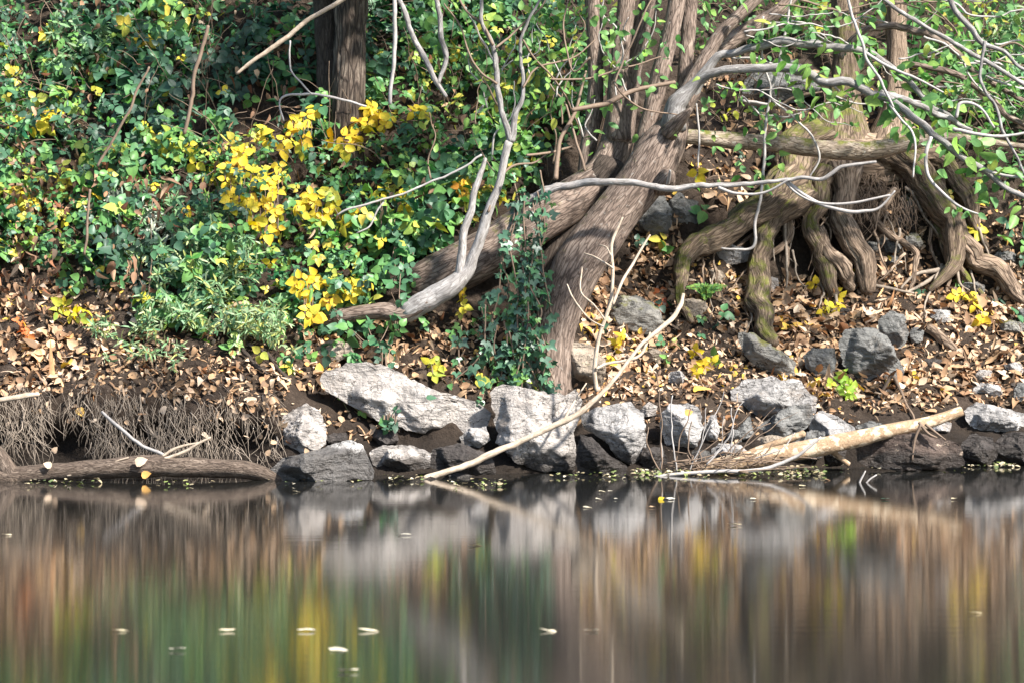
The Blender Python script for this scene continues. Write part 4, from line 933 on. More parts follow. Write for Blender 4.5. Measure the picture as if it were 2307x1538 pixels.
STICKS = [
 ('fallen_pole', 'tan_twig', [(790, -15, 11), (735, 20, 10), (690, 45, 10), (640, 88, 11), (590, 125, 10), (535, 165, 7)], 'long brown fallen branch slanting down to the left of the furrowed trunk', .25, 'stick', 'branch'),
 ('bare_pole', '', [(466, 60, 8), (455, 110, 9), (440, 175, 9), (428, 240, 9), (416, 300, 8)], 'thin grey upright pole stem among the brambles on the upper left', .2, 'twig_brown', 'stem'),
 ('bramble_cane', '', [(335, 150, 5), (300, 230, 6), (262, 300, 6), (222, 375, 6)], 'slanting brown cane left of the thin grey pole stem', .2, 'twig_brown', 'stem'),
 ('bramble_cane', '', [(205, 430, 6), (196, 500, 6), (190, 575, 6)], 'upright brown cane below the small yellow leaves on the left', .15, 'twig_brown', 'stem'),
 ('hanging_shoot', '', [(886, -20, 9), (890, 60, 10), (886, 140, 9), (878, 235, 8)], 'pale straight shoot hanging right of the furrowed trunk', .6, 'twig', 'shoot'),
 ('hanging_shoot', '', [(893, -20, 11), (920, 65, 12), (952, 120, 13), (978, 175, 12), (1000, 220, 9)], 'thicker grey shoot slanting down right beside the pale straight shoot', .6, 'bark_grey', 'shoot'),
 ('hanging_shoot', '', [(975, -20, 10), (995, 60, 12), (1000, 130, 12), (988, 185, 10)], 'grey curved shoot meeting the slanting shoot at its lower end', .6, 'bark_grey', 'shoot'),
 ('arched_twig', '', [(640, 275, 4), (632, 240, 4), (645, 218, 5), (700, 212, 6), (770, 228, 6), (825, 240, 5)], 'thin arched pale twig crossing the foot of the furrowed trunk', .5, 'twig', 'twig'),
 ('arched_twig', '', [(650, 95, 4), (658, 160, 4), (690, 205, 4), (705, 215, 3)], 'thin drooping twig left of the furrowed trunk', .5, 'twig', 'twig'),
 ('long_twig', '', [(760, 485, 4), (790, 470, 5), (860, 450, 5), (940, 425, 5), (1010, 395, 5), (1085, 350, 5)], 'thin long twig rising right through the brambles to the pale limb', .6, 'twig', 'twig'),
 ('long_twig', '', [(805, 523, 3), (835, 510, 4), (855, 470, 4), (865, 452, 4)], 'short curved twig hanging from the thin long twig', .6, 'twig', 'twig'),
 ('hanging_twig', '', [(1785, -20, 5), (1775, 50, 6), (1760, 110, 6), (1745, 170, 6), (1735, 220, 7), (1724, 290, 7), (1720, 360, 7), (1712, 440, 7), (1703, 500, 7), (1700, 545, 7), (1680, 560, 6), (1625, 560, 4)], 'long pale twig hanging straight down with a hooked tip in front of the mossy root', .9, 'twig', 'twig'),
 ('hanging_twig', '', [(1719, 40, 5), (1714, 100, 5), (1722, 150, 5), (1736, 190, 5), (1740, 225, 5), (1790, 265, 5), (1830, 310, 5), (1846, 360, 5), (1820, 400, 3)], 'thin pale twig that curls like a bow over the mossy limb', .85, 'twig', 'twig'),
 ('hanging_twig', '', [(1908, -20, 7), (1925, 50, 7), (1945, 110, 7), (1975, 170, 7), (1998, 215, 6), (2010, 240, 5)], 'straight pale twig falling across the two arching branches', .35, 'twig', 'twig'),
 ('drooping_branch', '', [(2120, -40, 13), (2150, 20, 13), (2190, 70, 13), (2218, 95, 12), (2260, 120, 9), (2300, 150, 8), (2380, 190, 6)], 'grey drooping branch entering from the top right corner', .3, 'bark_grey', 'branch'),
 ('drooping_branch', '', [(2216, 92, 8), (2214, 140, 7), (2212, 180, 7), (2240, 240, 7), (2262, 300, 7), (2285, 350, 6), (2312, 400, 5)], 'slender grey branch dropping from the top right branch toward the right edge', .25, 'bark_grey', 'branch'),
 ('drooping_branch', '', [(1970, -20, 9), (2050, 40, 10), (2150, 95, 10), (2230, 145, 10), (2310, 195, 9)], 'thin straight branch slanting across the leafy top right', .6, 'bark_grey', 'branch'),
 ('arching_sapling', '', [(1890, 130, 16), (1920, 85, 16), (1965, 65, 17), (2030, 62, 17), (2090, 80, 17), (2150, 115, 16), (2200, 160, 14), (2260, 200, 12), (2330, 235, 10)], 'brown arching bough behind the grey limbs at the upper right', 1.0, 'bark', 'branch'),
 ('arching_sapling', '', [(2045, 150, 12), (2100, 150, 14), (2160, 170, 14), (2220, 215, 14), (2280, 265, 13), (2340, 300, 12)], 'brown bough curving down to the right edge under the other bough', .9, 'bark', 'branch'),
 ('hooked_twig', '', [(2155, 265, 8), (2160, 235, 8), (2185, 230, 7), (2215, 250, 6), (2240, 290, 5)], 'pale hooked twig near the right end of the arching branches', .2, 'twig', 'twig'),
 ('bare_twig', '', [(2150, 290, 9), (2200, 302, 8), (2260, 308, 7), (2320, 300, 6)], 'level grey twig at the right end of the arching branches', .2, 'twig', 'twig'),
 ('bank_stick', '', [(-20, 912, 12), (30, 898, 13), (86, 884, 11)], 'short pale stick poking out of the muddy bank at the left edge', -.03, 'stick', 'stick'),
 ('bank_stick', '', [(228, 930, 7), (260, 960, 8), (310, 995, 8), (370, 1028, 8)], 'grey stick sloping down the muddy bank to the sunken log', -.05, 'twig', 'stick'),
 ('bank_stick', '', [(320, 1050, 9), (370, 1035, 8), (430, 1010, 7), (472, 984, 5)], 'pale forked stick lying on top of the sunken log', -.36, 'stick', 'stick'),
 ('bank_stick', '', [(365, 1030, 7), (400, 1010, 7), (440, 998, 5), (460, 990, 4)], 'thin white twig beside the forked stick on the sunken log', -.34, 'stick', 'stick'),
 ('bank_stick', '', [(150, 1068, 5), (200, 1055, 5), (290, 1030, 3)], 'straw-thin stick lying along the left half of the sunken log', -.38, 'stick', 'stick'),
 ('bank_stick', '', [(475, 690, 12), (510, 740, 11), (560, 800, 10), (600, 840, 8)], 'dark stick running down through the willow shrub', .5, 'bark_dark', 'stick'),
 ('bank_stick', '', [(560, 770, 9), (620, 820, 9), (650, 850, 7)], 'short dark stick above the pale angular rock', .4, 'bark_dark', 'stick'),
 ('water_twig', '', [(1932, 1105, 5), (1938, 1082, 5), (1948, 1062, 3)], 'tiny upright twig sticking out of the open water', -.45, 'twig', 'twig'),
 ('water_twig', '', [(1942, 1103, 4), (1958, 1082, 4), (1978, 1070, 3)], 'tiny curved twig leaning right out of the open water', -.45, 'twig', 'twig'),
 ('slope_stick', '', [(2090, 740, 24), (2130, 770, 22), (2170, 800, 14)], 'short dead wood piece lying in leaves below the far right root', 0, 'bark_root', 'stick'),
 ('slope_stick', '', [(1990, 880, 8), (2010, 850, 8), (2040, 905, 7), (2060, 945, 4)], 'crooked dark root twig below the big dark boulder', .35, 'twig_brown', 'twig'),
 ('slope_stick', '', [(1650, 565, 9), (1740, 500, 8), (1770, 480, 6)], 'thin brown stick crossing the hollow beside the mossy root', 1.0, 'twig_brown', 'stick'),
 ('hanging_twig', '', [(1568, 235, 4), (1574, 300, 5), (1572, 360, 4), (1570, 378, 3)], 'short thread-like twig with a yellow leaf at its tip', .8, 'twig', 'twig'),
 ('bare_twig', '', [(1640, 255, 5), (1690, 235, 6), (1740, 245, 6), (1800, 215, 6), (1850, 205, 4)], 'thin dark twig crossing below the arching limbs', 1.0, 'twig_brown', 'twig'),
 ('bare_twig', '', [(1660, 225, 7), (1700, 232, 7), (1760, 240, 7)], 'short pale stick under the large dark rock', 1.1, 'twig', 'stick'),
]
for k, (nm, _, pts, lb_, y_, m_, cat) in enumerate(STICKS):
    if nm in ('slope_stick', 'bank_stick') and y_ >= 0:
        P = path(pts, toff=.05)
    else:
        P = path(pts, y_)
    tag(part(nm, m_, None, [P], 9, .12, .10, wob=.014 if P[:, 3].max() < .012 else .022), lb_, cat)

# dry stalks in front of the right rocks
ds = thing('dry_shrub', 'thicket of thin pale dry stalks standing at the water before the egg-shaped boulder', 'shrub', hit([1560], [1055])[0])
S = [[(1500, 1060), (1490, 980), (1492, 900), (1500, 840)], [(1512, 1060), (1505, 960), (1515, 890)], [(1520, 1062), (1530, 980), (1560, 920)], [(1560, 1062), (1600, 960), (1625, 880)],
     [(1540, 1060), (1610, 1000), (1700, 930)], [(1600, 1050), (1640, 980), (1665, 930), (1675, 900)], [(1610, 1050), (1660, 1000), (1720, 950), (1745, 920)], [(1590, 1050), (1620, 1000), (1625, 940)],
     [(1480, 1062), (1470, 1000), (1450, 960)], [(1495, 1062), (1480, 1020), (1478, 950)], [(1630, 1040), (1700, 985), (1760, 945), (1800, 930)], [(1640, 1035), (1655, 960), (1650, 920)],
     [(1570, 1060), (1560, 1000), (1575, 950)], [(1545, 1060), (1575, 1020), (1590, 960), (1590, 920)], [(1660, 1025), (1690, 970), (1730, 955)], [(1700, 1030), (1760, 1005), (1790, 975)]]
for k, s in enumerate(S):
    w0 = rng.uniform(2.6, 5)
    part('stalk', 'twig' if k % 2 else 'twig_brown', ds, [path([(x + rng.normal(0, 7), y, w0 * (1 - .2 * i)) for i, (x, y) in enumerate(s)], .02 + rng.uniform(-.08, .1))], 5, .03, wob=.028)
tg = MB()
for k in range(34):
    x, y = rng.uniform(1500, 1700), rng.uniform(1035, 1068)
    tube(tg, path([(x, y, 3.2), (x + rng.normal(40, 30), y - rng.uniform(0, 22), 3), (x + rng.normal(80, 50), y - rng.uniform(-5, 40), 2)], rng.uniform(-.1, .15)), 4, 0, .01, k)
tg.build('twig_litter', M['twig_brown'], ds)
mt = tube
o_ = part('brush_stick', 'twig', None, [path([(1450, 1078, 5), (1540, 1066, 8), (1640, 1060, 9), (1720, 1056, 9), (1790, 1030, 8), (1850, 985, 5)], -.05)], 8, .05, wob=.01)
tag(o_, 'long thin grey stick floating along the foot of the peeling log', 'stick')

# ------------------------------------------------------------------ undergrowth (uncountable cover)
def cover(x, y, h, kind, size, col, mb, k=3, facing=.65):
    q = hit(x, y)
    n = len(q)
    N0 = tnormal(q[:, 0], q[:, 1])
    p = q + N0 * (rng.uniform(0.0, 1, n) ** 1.3 * h)[:, None] + np.array([0, -.02, .0])
    N = nrm(np.array([.1, -facing, .62])[None] + rng.normal(0, .5, (n, 3)))
    col = np.clip(np.asarray(col) + fbm(q * 2.3, 3, 31) * .7, 0, .999)
    size = size * np.clip(1.05 + fbm(q * 2.7 + 4, 2, 57) * 1.1, .65, 1.7)
    if k: compound(mb, p, N, size * rng.uniform(.7, 1.2, n), col, k, kind)
    else:
        D = nrm(rng.normal(0, 1, (n, 3)) + np.array([0, -.2, -.5]))
        leaves(mb, p, D, N, size * rng.uniform(.6, 1.2, n), col, kind)
    return p
U1 = [(-500, -300), (1330, -300), (1330, 300), (1190, 420), (1000, 560), (930, 650), (840, 720), (690, 720), (640, 680), (500, 660), (300, 660), (150, 610), (-500, 600)]
gm = MB()
x, y = sample(U1, 185, True, -.16, 130, 3)
cover(x, y, .26, 'bramble', .043, rng.beta(1.6, 2.2, len(x)) * .98, gm, 3)
x, y = sample(U1, 700, True, -.05, 60, 13)
cover(x, y, .22, 'willow', .075, rng.beta(2, 1.6, len(x)) * .98, gm, 0)
x, y = sample(U1, 1300, True, -.1, 120, 8)
cover(x, y, .28, 'bramble', .054, rng.beta(1.6, 2.4, len(x)), gm, 5)
for poly, d, h in (([(650, 560), (930, 640), (920, 740), (1010, 740), (1190, 600), (1230, 870), (1100, 900), (870, 830), (700, 830), (620, 720)], 700, .10),
                   ([(100, 560), (640, 560), (700, 830), (600, 850), (400, 740), (150, 700)], 420, .09),
                   ([(1330, 560), (1500, 520), (1520, 720), (1400, 720), (1330, 760)], 2200, .06),
                   ([(1480, 720), (1700, 700), (1740, 800), (1560, 850), (1480, 840)], 1700, .05),
                   ([(1980, 420), (2330, 380), (2400, 640), (2220, 640), (2160, 480)], 1900, .07),
                   ([(2050, 640), (2400, 600), (2400, 780), (2100, 760)], 6500, .06),
                   ([(1540, 330), (1720, 340), (1700, 470), (1560, 500)], 2500, .06),
                   ([(1560, 180), (1860, 240), (1830, 320), (1560, 310)], 4000, .06)):
    x, y = sample(poly, d, True, -.1, 90, 5)
    cover(x, y, h, 'bramble', .05, rng.beta(1.8, 2.2, len(x)), gm, 3)
tag(gm.build('bramble_cover', M['green']), 'dense dark green bramble leaves covering the upper left bank', 'brambles', kind='stuff')

bm = MB()
UT = [(-500, -300), (620, -300), (620, 90), (420, 150), (200, 120), (-500, 150)]
x, y = sample(UT, 420, True, -.2, 110, 2)
cover(x, y, .34, 'oval', .075, rng.uniform(0, .55, len(x)), bm, 0)
UM = [(820, -300), (1500, -300), (1330, 300), (1150, 400), (940, 300), (880, 120)]
x, y = sample(UM, 210, True, -.22, 90, 6)
cover(x, y, .34, 'oval', .05, rng.beta(1.3, 1.6, len(x)), bm, 0)
UR = [(1480, -300), (2900, -300), (2900, 480), (2200, 440), (2080, 220), (1960, 140), (1720, 110), (1540, 180)]
x, y = sample(UR, 170, True, -.3, 120, 4)
cover(x, y, .36, 'oval', .058, rng.beta(1.6, 1.4, len(x)), bm, 0)
x, y = sample(UR, 330, True, -.15, 100, 14)
cover(x, y, .40, 'willow', .085, rng.beta(1.6, 1.4, len(x)), bm, 0)
tag(bm.build('leafy_thicket', M['bright']), 'bright green leafy thicket along the top of the bank', 'foliage', kind='stuff')

# withered brown leaves hanging in the brambles
dm = MB()
for poly, d in (([(-300, 360), (330, 400), (480, 600), (300, 720), (-300, 720)], 240), ([(-300, -100), (1350, -100), (1200, 400), (900, 620), (500, 620), (-300, 420)], 640)):
    x, y = sample(poly, d, True, -.1, 100, 11)
    q = hit(x, y); n = len(q)
    p = q + tnormal(q[:, 0], q[:, 1]) * rng.uniform(.02, .26, n)[:, None]
    leaves(dm, p, nrm(rng.normal(0, .7, (n, 3)) + np.array([0, -.1, -1])), nrm(rng.normal(0, .7, (n, 3)) + np.array([0, -.8, .3])), rng.uniform(.025, .068, n), rng.beta(1.6, 1.6, n), 'oval', .7, .6, rng.uniform(.5, 1.1, n))
tag(dm.build('withered_leaves', M['dead']), 'withered brown leaves hanging among the brambles', 'dead leaves', kind='stuff')

# leaf litter
lm = MB()
LIT = [([(-300, 640), (150, 600), (420, 620), (640, 760), (760, 830), (720, 900), (640, 940), (400, 900), (-300, 880)], 70, -.3),
       ([(1290, 860), (1900, 850), (1900, 960), (1640, 1010), (1480, 960), (1290, 960)], 160, -.3),
       ([(600, 880), (760, 830), (830, 950), (640, 1000)], 200, -.3),
       ([(-300, 860), (400, 880), (640, 930), (640, 1020), (300, 960), (-300, 960)], 900, -.3),
       ([(620, 720), (1210, 700), (1230, 880), (1100, 905), (860, 830), (700, 830)], 80, -.3),
       ([(1290, 600), (1540, 540), (1700, 640), (1880, 620), (2150, 600), (2500, 600), (2500, 920), (2170, 910), (2000, 930), (1840, 900), (1650, 880), (1500, 900), (1320, 900)], 58, -.4),
       ([(1830, 880), (2180, 880), (2150, 960), (1900, 985)], 420, -.2),
       ([(1320, 420), (1540, 440), (1540, 600), (1330, 620)], 150, -.3),
       ([(1540, 120), (2080, 120), (2060, 330), (1700, 480), (1540, 480)], 150, -.2),
       ([(1980, 440), (2500, 460), (2500, 640), (1980, 640)], 110, -.25),
       ([(700, 930), (900, 960), (860, 1000), (700, 1000)], 220, -.2),
       ([(-300, -100), (1300, -100), (1200, 500), (700, 620), (-300, 640)], 1400, -.1)]
for poly, d, thr in LIT:
    x, y = sample(poly, d, True, thr, 70, 12)
    q = hit(x, y); n = len(q)
    N0 = tnormal(q[:, 0], q[:, 1])
    p = q + N0 * rng.uniform(.004, .02, n)[:, None]
    N = nrm(N0 + rng.normal(0, .45, (n, 3)))
    D = rng.normal(0, 1, (n, 3)); D = nrm(D - N * np.sum(D * N, 1, keepdims=True))
    g_ = fbm(q * 3.1, 3, 41); big = np.clip(1 + fbm(q * 2.0 + 9, 2, 43) * .9, .6, 1.6)
    sz = rng.uniform(.017, .048, n) * np.where(rng.random(n) < .10, 1.3, .95) * big; cc = np.clip(rng.beta(1.3, 1.5, n) + g_ * .45, 0, 1); ww = rng.uniform(.45, 1.1, n); sel = rng.random(n)
    for kd, lo_, hi_, ks, cu_, dk in (('cotton', 0, .58, 1, .75, 0), ('oval', .58, .86, 1.15, 1.1, .16), ('willow', .86, 1, 1.5, .7, .05)):
        m_ = (sel >= lo_) & (sel < hi_)
        leaves(lm, p[m_], D[m_], N[m_], sz[m_] * ks, np.clip(cc[m_] - dk, 0, 1), kd, cu_, .5, ww[m_])
tag(lm.build('leaf_litter', M['litter']), 'tan and orange fallen leaves strewn over the slope', 'fallen leaves', kind='stuff')

# hanging rootlets on the eroded bank
rm_ = MB()
x, y = sample([(-200, 880), (300, 880), (640, 940), (620, 1040), (300, 1020), (-200, 1025)], 62, True, -.14, 70, 9)
q = hit(x, y)
for k in range(len(q)):
    ln = rng.uniform(.04, .15); b = q[k] + np.array([0, -.012, .02])
    sl = rng.normal(0, .03) + .02
    r0 = rng.choice([.0008, .0012, .0018, .003], p=[.52, .32, .12, .04]); sl = rng.normal(.015, .04)
    P = np.array([[*b, r0], [*(b + np.array([sl * .5 + rng.normal(0, .008), -.02, -ln * .5])), r0], [*(b + np.array([sl + rng.normal(0, .012), -.022 + rng.normal(0, .01), -ln])), r0 * .6]])
    tube(rm_, P, 3, 0, .024, k % 89)
tag(rm_.build('root_fringe', M['root_fine']), 'fringe of fine pale roots hanging from the eroded muddy bank', 'roots', kind='stuff')
gr = MB()
x, y = sample([(-100, 700), (300, 780), (640, 900), (620, 960), (300, 920), (-100, 880)], 420, True, -.1, 70, 4)
q = hit(x, y)
for k in range(len(q)):
    b = q[k]; ln = rng.uniform(.05, .16)
    d = nrm(np.array([rng.normal(.5, .4), -.5, -.5 + rng.normal(0, .25)]))
    tube(gr, np.array([[*b, .0012], [*(b + d * ln * .5 + np.array([0, -.01, .02])), .001], [*(b + d * ln), .0007]]), 3, 0, .006, k % 83)
tag(gr.build('dry_grass', M['root_fine']), 'dry straw-like grass combed down the muddy bank', 'dry grass', kind='stuff')
# fine bare twigs through the thicket
ft = MB()
for k in range(620):
    x0 = rng.uniform(-100, 2400); y0_ = rng.uniform(-60, 420)
    if 1350 < x0 < 1560 or (1700 < x0 < 2150 and y0_ > 250): continue
    q = hit([x0], [y0_])[0]; n = tnormal(q[:1], q[1:2])[0]
    b = q + n * .03
    d = nrm(np.array([rng.normal(0, .8), -.25 + rng.normal(0, .3), rng.normal(.3, .7)])); ln = rng.uniform(.12, .45)
    r0 = rng.uniform(.0015, .003)
    tube(ft, np.array([[*b, r0], [*(b + d * ln * .5 + n * .12), r0 * .9], [*(b + d * ln + n * .1), r0 * .5]]), 4, 0, .02, k)
tag(ft.build('thicket_twigs', M['twig_brown']), 'fine bare twigs tangled through the thicket', 'twigs', kind='stuff')

# ------------------------------------------------------------------ bramble sprays and small plants
def spray(label, pts, size=.053, mat='yellow', k=3, h=.24, colr=(.2, .9), per=1, name='bramble_spray', kind='bramble', cat='bramble', cane='twig_brown'):
    P = np.array(pts, float)
    q = hit(P[:, 0], P[:, 1]); N0 = tnormal(q[:, 0], q[:, 1])
    Y = q[:, 1] - h
    p = W(P[:, 0], P[:, 1], Y)
    root = hit([P[:, 0].mean()], [P[:, 1].max() + 20])[0]
    t = thing(name, label, cat, root)
    mb = MB()
    order = np.argsort(P[:, 0])
    C = np.vstack([root[None], p[order] + np.array([0, .015, -.01])]) if len(p) > 1 else np.vstack([root[None], (root + p[0]) / 2 + np.array([0, 0, .02]), p[0]])
    tube(mb, np.column_stack([C, np.full(len(C), .0022)]), 5, 0, .01, 3)
    mb.build('cane', M[cane], t)
    fo = MB()
    pp = np.repeat(p, per, 0) + rng.normal(0, .012, (len(p) * per, 3)) * (per > 1)
    n = len(pp)
    N = nrm(np.array([.15, -.85, .35])[None] + rng.normal(0, .42, (n, 3)))
    if k: compound(fo, pp, N, size * rng.uniform(.8, 1.15, n), rng.uniform(*colr, n), k, kind)
    else: leaves(fo, pp, nrm(rng.normal(0, 1, (n, 3)) + np.array([0, 0, -.4])), N, size * rng.uniform(.7, 1.1, n), rng.uniform(*colr, n), kind)
    fo.build('foliage', M[mat], t)
    return t
def near_(pts, n, s):
    out = list(pts)
    for x, y in pts:
        for _ in range(n): out.append((x + rng.normal(0, s), y + rng.normal(0, s)))
    return out
spray('yellow bramble spray arching below the furrowed trunk', near_([(600, 300), (645, 298), (680, 312), (690, 255), (772, 308), (820, 288), (830, 272), (865, 262), (850, 245), (935, 250)], 3, 15), .060, h=.38)
spray('densest yellow bramble cluster in the middle of the left brambles', near_([(515, 380), (530, 400), (560, 440), (592, 382), (605, 412), (575, 462), (612, 472), (602, 525), (522, 462), (548, 345)], 4, 17), .053, h=.36)
spray('yellow-orange bramble leaves right of the densest yellow cluster', near_([(680, 462), (712, 480), (742, 476), (785, 490), (700, 440)], 3, 14), .050, h=.34, colr=(.2, .8))
spray('bright yellow bramble spray above the fallen pale limb', near_([(690, 632), (683, 662), (740, 672), (808, 650), (788, 648), (700, 712), (732, 630), (830, 640)], 3, 12), .053, h=.26)
spray('small yellow bramble leaves hanging above the upright brown cane', near_([(160, 408), (206, 415), (222, 440), (195, 400)], 1, 10), .056, h=.2)
spray('small yellow bramble leaves near the left edge', near_([(38, 430), (62, 450), (66, 475)], 1, 10), .052, h=.2, colr=(.4, 1))
spray('pale yellow bramble leaves high near the left edge', near_([(60, 255), (95, 265), (75, 285)], 1, 12), .056, h=.25, colr=(.1, .7))
spray('yellow leaf trio beneath the top left thicket', [(326, 86), (318, 92), (335, 84)], .05, h=.3, colr=(.5, .9))
spray('yellow leaf pair in the top left thicket', [(118, 72), (105, 78)], .05, h=.3, colr=(.2, .6))
spray('yellow-green bramble leaves left of the densest yellow cluster', near_([(332, 298), (370, 302), (402, 330), (432, 350), (385, 325)], 2, 14), .056, h=.28, colr=(0, .35))
spray('yellow bramble leaves under the thin long twig', near_([(905, 440), (925, 430), (882, 512), (862, 430), (915, 460)], 1, 9), .052, h=.28, colr=(.1, .8))
spray('orange-yellow bramble leaves left of the pale limb', near_([(1035, 415), (1062, 412), (1048, 432)], 1, 8), .054, h=.3, colr=(.5, 1))
spray('yellow leaves hanging just under the bend of the pale limb', [(1043, 650), (1048, 672), (1040, 690)], .048, h=.2)
spray('yellow-green sprig growing behind the tilted slab', near_([(970, 818), (992, 825), (975, 840)], 1, 9), .044, h=.06, colr=(0, .5))
spray('yellow sprig on the slope below the mossy root fork', near_([(1862, 690), (1885, 700), (1888, 672), (1880, 655)], 1, 8), .05, h=.08, colr=(.1, .7))
spray('loose yellow bramble leaves dotted around the silvery shrub', [(255, 395), (350, 420), (420, 470), (150, 500), (545, 575), (610, 590), (330, 665), (440, 610), (480, 400), (230, 600)], .044, h=.24, colr=(.1, .6))
spray('sparse yellow bramble leaves dotted above the slanting brown cane', [(170, 150), (215, 205), (300, 210), (410, 130), (380, 215), (130, 210), (500, 210), (30, 160), (450, 30)], .046, h=.28, colr=(.05, .6))
spray('two bright yellow leaves at the foot of the brown root', [(1928, 612), (1840, 642)], .058, h=.1, colr=(.4, .7))
spray('yellow-orange sprig under the far right root', near_([(2160, 662), (2182, 670), (2195, 688), (2212, 714)], 1, 7), .05, h=.08, colr=(.4, .95))
spray('yellow maple-like leaf on the slope right of the roots', [(2205, 520)], .07, h=.08, colr=(.2, .3), k=5)
spray('yellow sprig above the egg-shaped boulder', near_([(1562, 802), (1582, 822), (1602, 810), (1570, 832)], 1, 9), .046, h=.06, colr=(.3, .8))
spray('yellow sprig behind the leaning bare branch', near_([(1400, 755), (1398, 780), (1372, 800)], 1, 7), .05, h=.08, colr=(.2, .9))
spray('single yellow leaf dangling from the thread-like twig', [(1572, 388)], .06, h=.9, colr=(.5, .6))
spray('yellow leaves hanging from the arching branch before the dark rock', near_([(1622, 262), (1655, 250), (1600, 240), (1675, 190)], 1, 8), .05, h=.7, colr=(0, .3), k=0, kind='oval')
spray('yellow-green bramble leaves on the bare soil at the left', near_([(145, 690), (160, 708), (178, 715), (130, 700)], 1, 9), .048, h=.08, colr=(0, .35))
spray('lime green seedling below the big dark boulder', near_([(1905, 855), (1908, 880), (1895, 868), (1915, 868)], 3, 10), .045, 'lime', h=.06, name='seedling', cat='plant', cane='stem')
spray('pair of green seedlings by the water on the dark wedge rock', [(770, 895), (815, 925)], .03, 'bright', h=.06, name='seedling', cat='plant', cane='stem')
spray('red-orange sprig beside the mossy tan boulder', near_([(1486, 660), (1492, 682), (1482, 698)], 1, 7), .04, 'red', h=.06, name='red_sprig', cat='plant')
spray('orange sprig at the left edge of the slope', near_([(40, 722), (52, 742), (60, 755)], 2, 7), .032, 'red', h=.05, name='red_sprig', cat='plant', colr=(.6, 1))
spray('dark bramble shoot hanging over the middle of the tilted slab', near_([(870, 780), (872, 830), (876, 870), (880, 920), (884, 950), (878, 965)], 2, 12), .04, 'green', h=.14, colr=(0, .5), name='bramble_shoot')
spray('green bramble shoot hanging over the left tip of the tilted slab', near_([(812, 845), (822, 870), (800, 830)], 2, 9), .036, 'green', h=.12, colr=(.3, .7), name='bramble_shoot')
spray('green bramble shoot on the top edge of the large square boulder', near_([(1085, 900), (1150, 930), (1152, 960), (1215, 915), (1218, 950), (1090, 880)], 1, 9), .036, 'ivy', h=.16, colr=(.3, .9), name='bramble_shoot')
spray('green bramble leaves growing over the root end of the pale limb', near_([(790, 740), (830, 735), (880, 715), (760, 700), (850, 770), (900, 740)], 1, 12), .052, 'green', h=.22, colr=(.2, .65), name='bramble_shoot')
spray('broad green bramble leaves left of the trunk base limb', near_([(880, 585), (905, 600), (860, 610), (890, 640), (920, 575), (900, 560)], 2, 16), .052, 'green', h=.26, colr=(.3, .65), name='bramble_shoot')

def fern(label, px, py, n, ln, mat='green'):
    b = hit([px], [py])[0] + np.array([0, -.04, 0])
    t = thing('fern', label, 'fern', b)
    st_, fo = MB(), MB()
    for k in range(n):
        a = -1.2 + 2.4 * k / (n - 1) + rng.normal(0, .1)
        d = np.array([math.sin(a) * .8, -.5, .55 + rng.normal(0, .1)])
        P = np.array([[*b, .002], [*(b + d * ln * .5), .0016], [*(b + d * ln * np.array([1, 1, .55])), .001]])
        tube(st_, P, 4, 0)
        C = catmull(P, .008)
        for s in (-1, 1):
            m = len(C)
            T = nrm(np.gradient(C[:, :3], axis=0))
            side = nrm(np.cross(T, np.array([0, -.6, .8]))) * s
            leaves(fo, C[:, :3], side + T * .4, np.tile([0, -.6, .8], (m, 1)), np.linspace(.05, .012, m), rng.uniform(.6, .85, m), 'willow', .1, .1, np.full(m, 1.3))
    st_.build('frond_stem', M['stem'], t); fo.build('frond', M[mat], t)
fern('small green fern under the mossy root', 1590, 665, 6, .13)

def willow(label, cx, cy, w, h, nst, mat, colr, ln=.28, size=.06, lean=.2):
    b = hit([cx], [cy + h / 2])[0]
    t = thing('willow_shrub', label, 'shrub', b)
    st_, fo = MB(), MB()
    for k in range(nst):
        px, py = cx + rng.uniform(-w, w) / 2, cy + rng.uniform(-h, h) / 2 + 20
        q = hit([px], [py])[0]; n0 = tnormal(q[:1], q[1:2])[0]
        d = nrm(np.array([rng.normal(lean, .5), -.6, .75 + rng.normal(0, .25)]))
        l = ln * rng.uniform(.6, 1.2)
        P = np.array([[*q, .002], [*(q + d * l * .6), .0016], [*(q + d * l + np.array([rng.normal(.03, .03), -.05, -.05])), .001]])
        tube(st_, P, 4, 0, .006, k)
        C = catmull(P, .012)[3:]; m = int(len(C) * 1.6); i = rng.integers(0, len(C), m)
        dd = nrm(rng.normal(0, .7, (m, 3)) + d * .5 + np.array([0, -.2, -.25]))
        leaves(fo, C[i, :3], dd, nrm(rng.normal(0, .5, (m, 3)) + np.array([0, -.7, .6])), size * rng.uniform(.6, 1.2, m), rng.uniform(*colr, m), 'willow', .35, .3, np.full(m, 1.15))
    st_.build('stem', M['stem'], t); fo.build('foliage', M[mat], t)
willow('silvery narrow-leaved shrub clump among the dark brambles', 305, 500, 130, 110, 20, 'silver', (.2, 1), .16, .06)
willow('grey-green willow shrub trailing toward the water', 450, 660, 260, 170, 62, 'willow', (0, .95), .2, .052)
willow('feathery blue-green willow shoots left of the densest yellow cluster', 430, 540, 170, 120, 34, 'willow', (0, .6), .22, .058)
willow('yellow-tinged willow tips hanging above the dark stick', 570, 740, 130, 90, 24, 'willow', (.2, 1), .16, .046)
willow('trailing willow shoots above the eroded muddy bank', 330, 760, 240, 100, 22, 'willow', (.1, .9), .15, .044)
willow('slender willow shoots against the top of the dark hollow', 185, 130, 160, 70, 18, 'willow', (.1, .6), .24, .075)
willow('pale willow sprays hanging at the right edge', 2250, 170, 140, 170, 30, 'willow', (.1, .7), .3, .075)

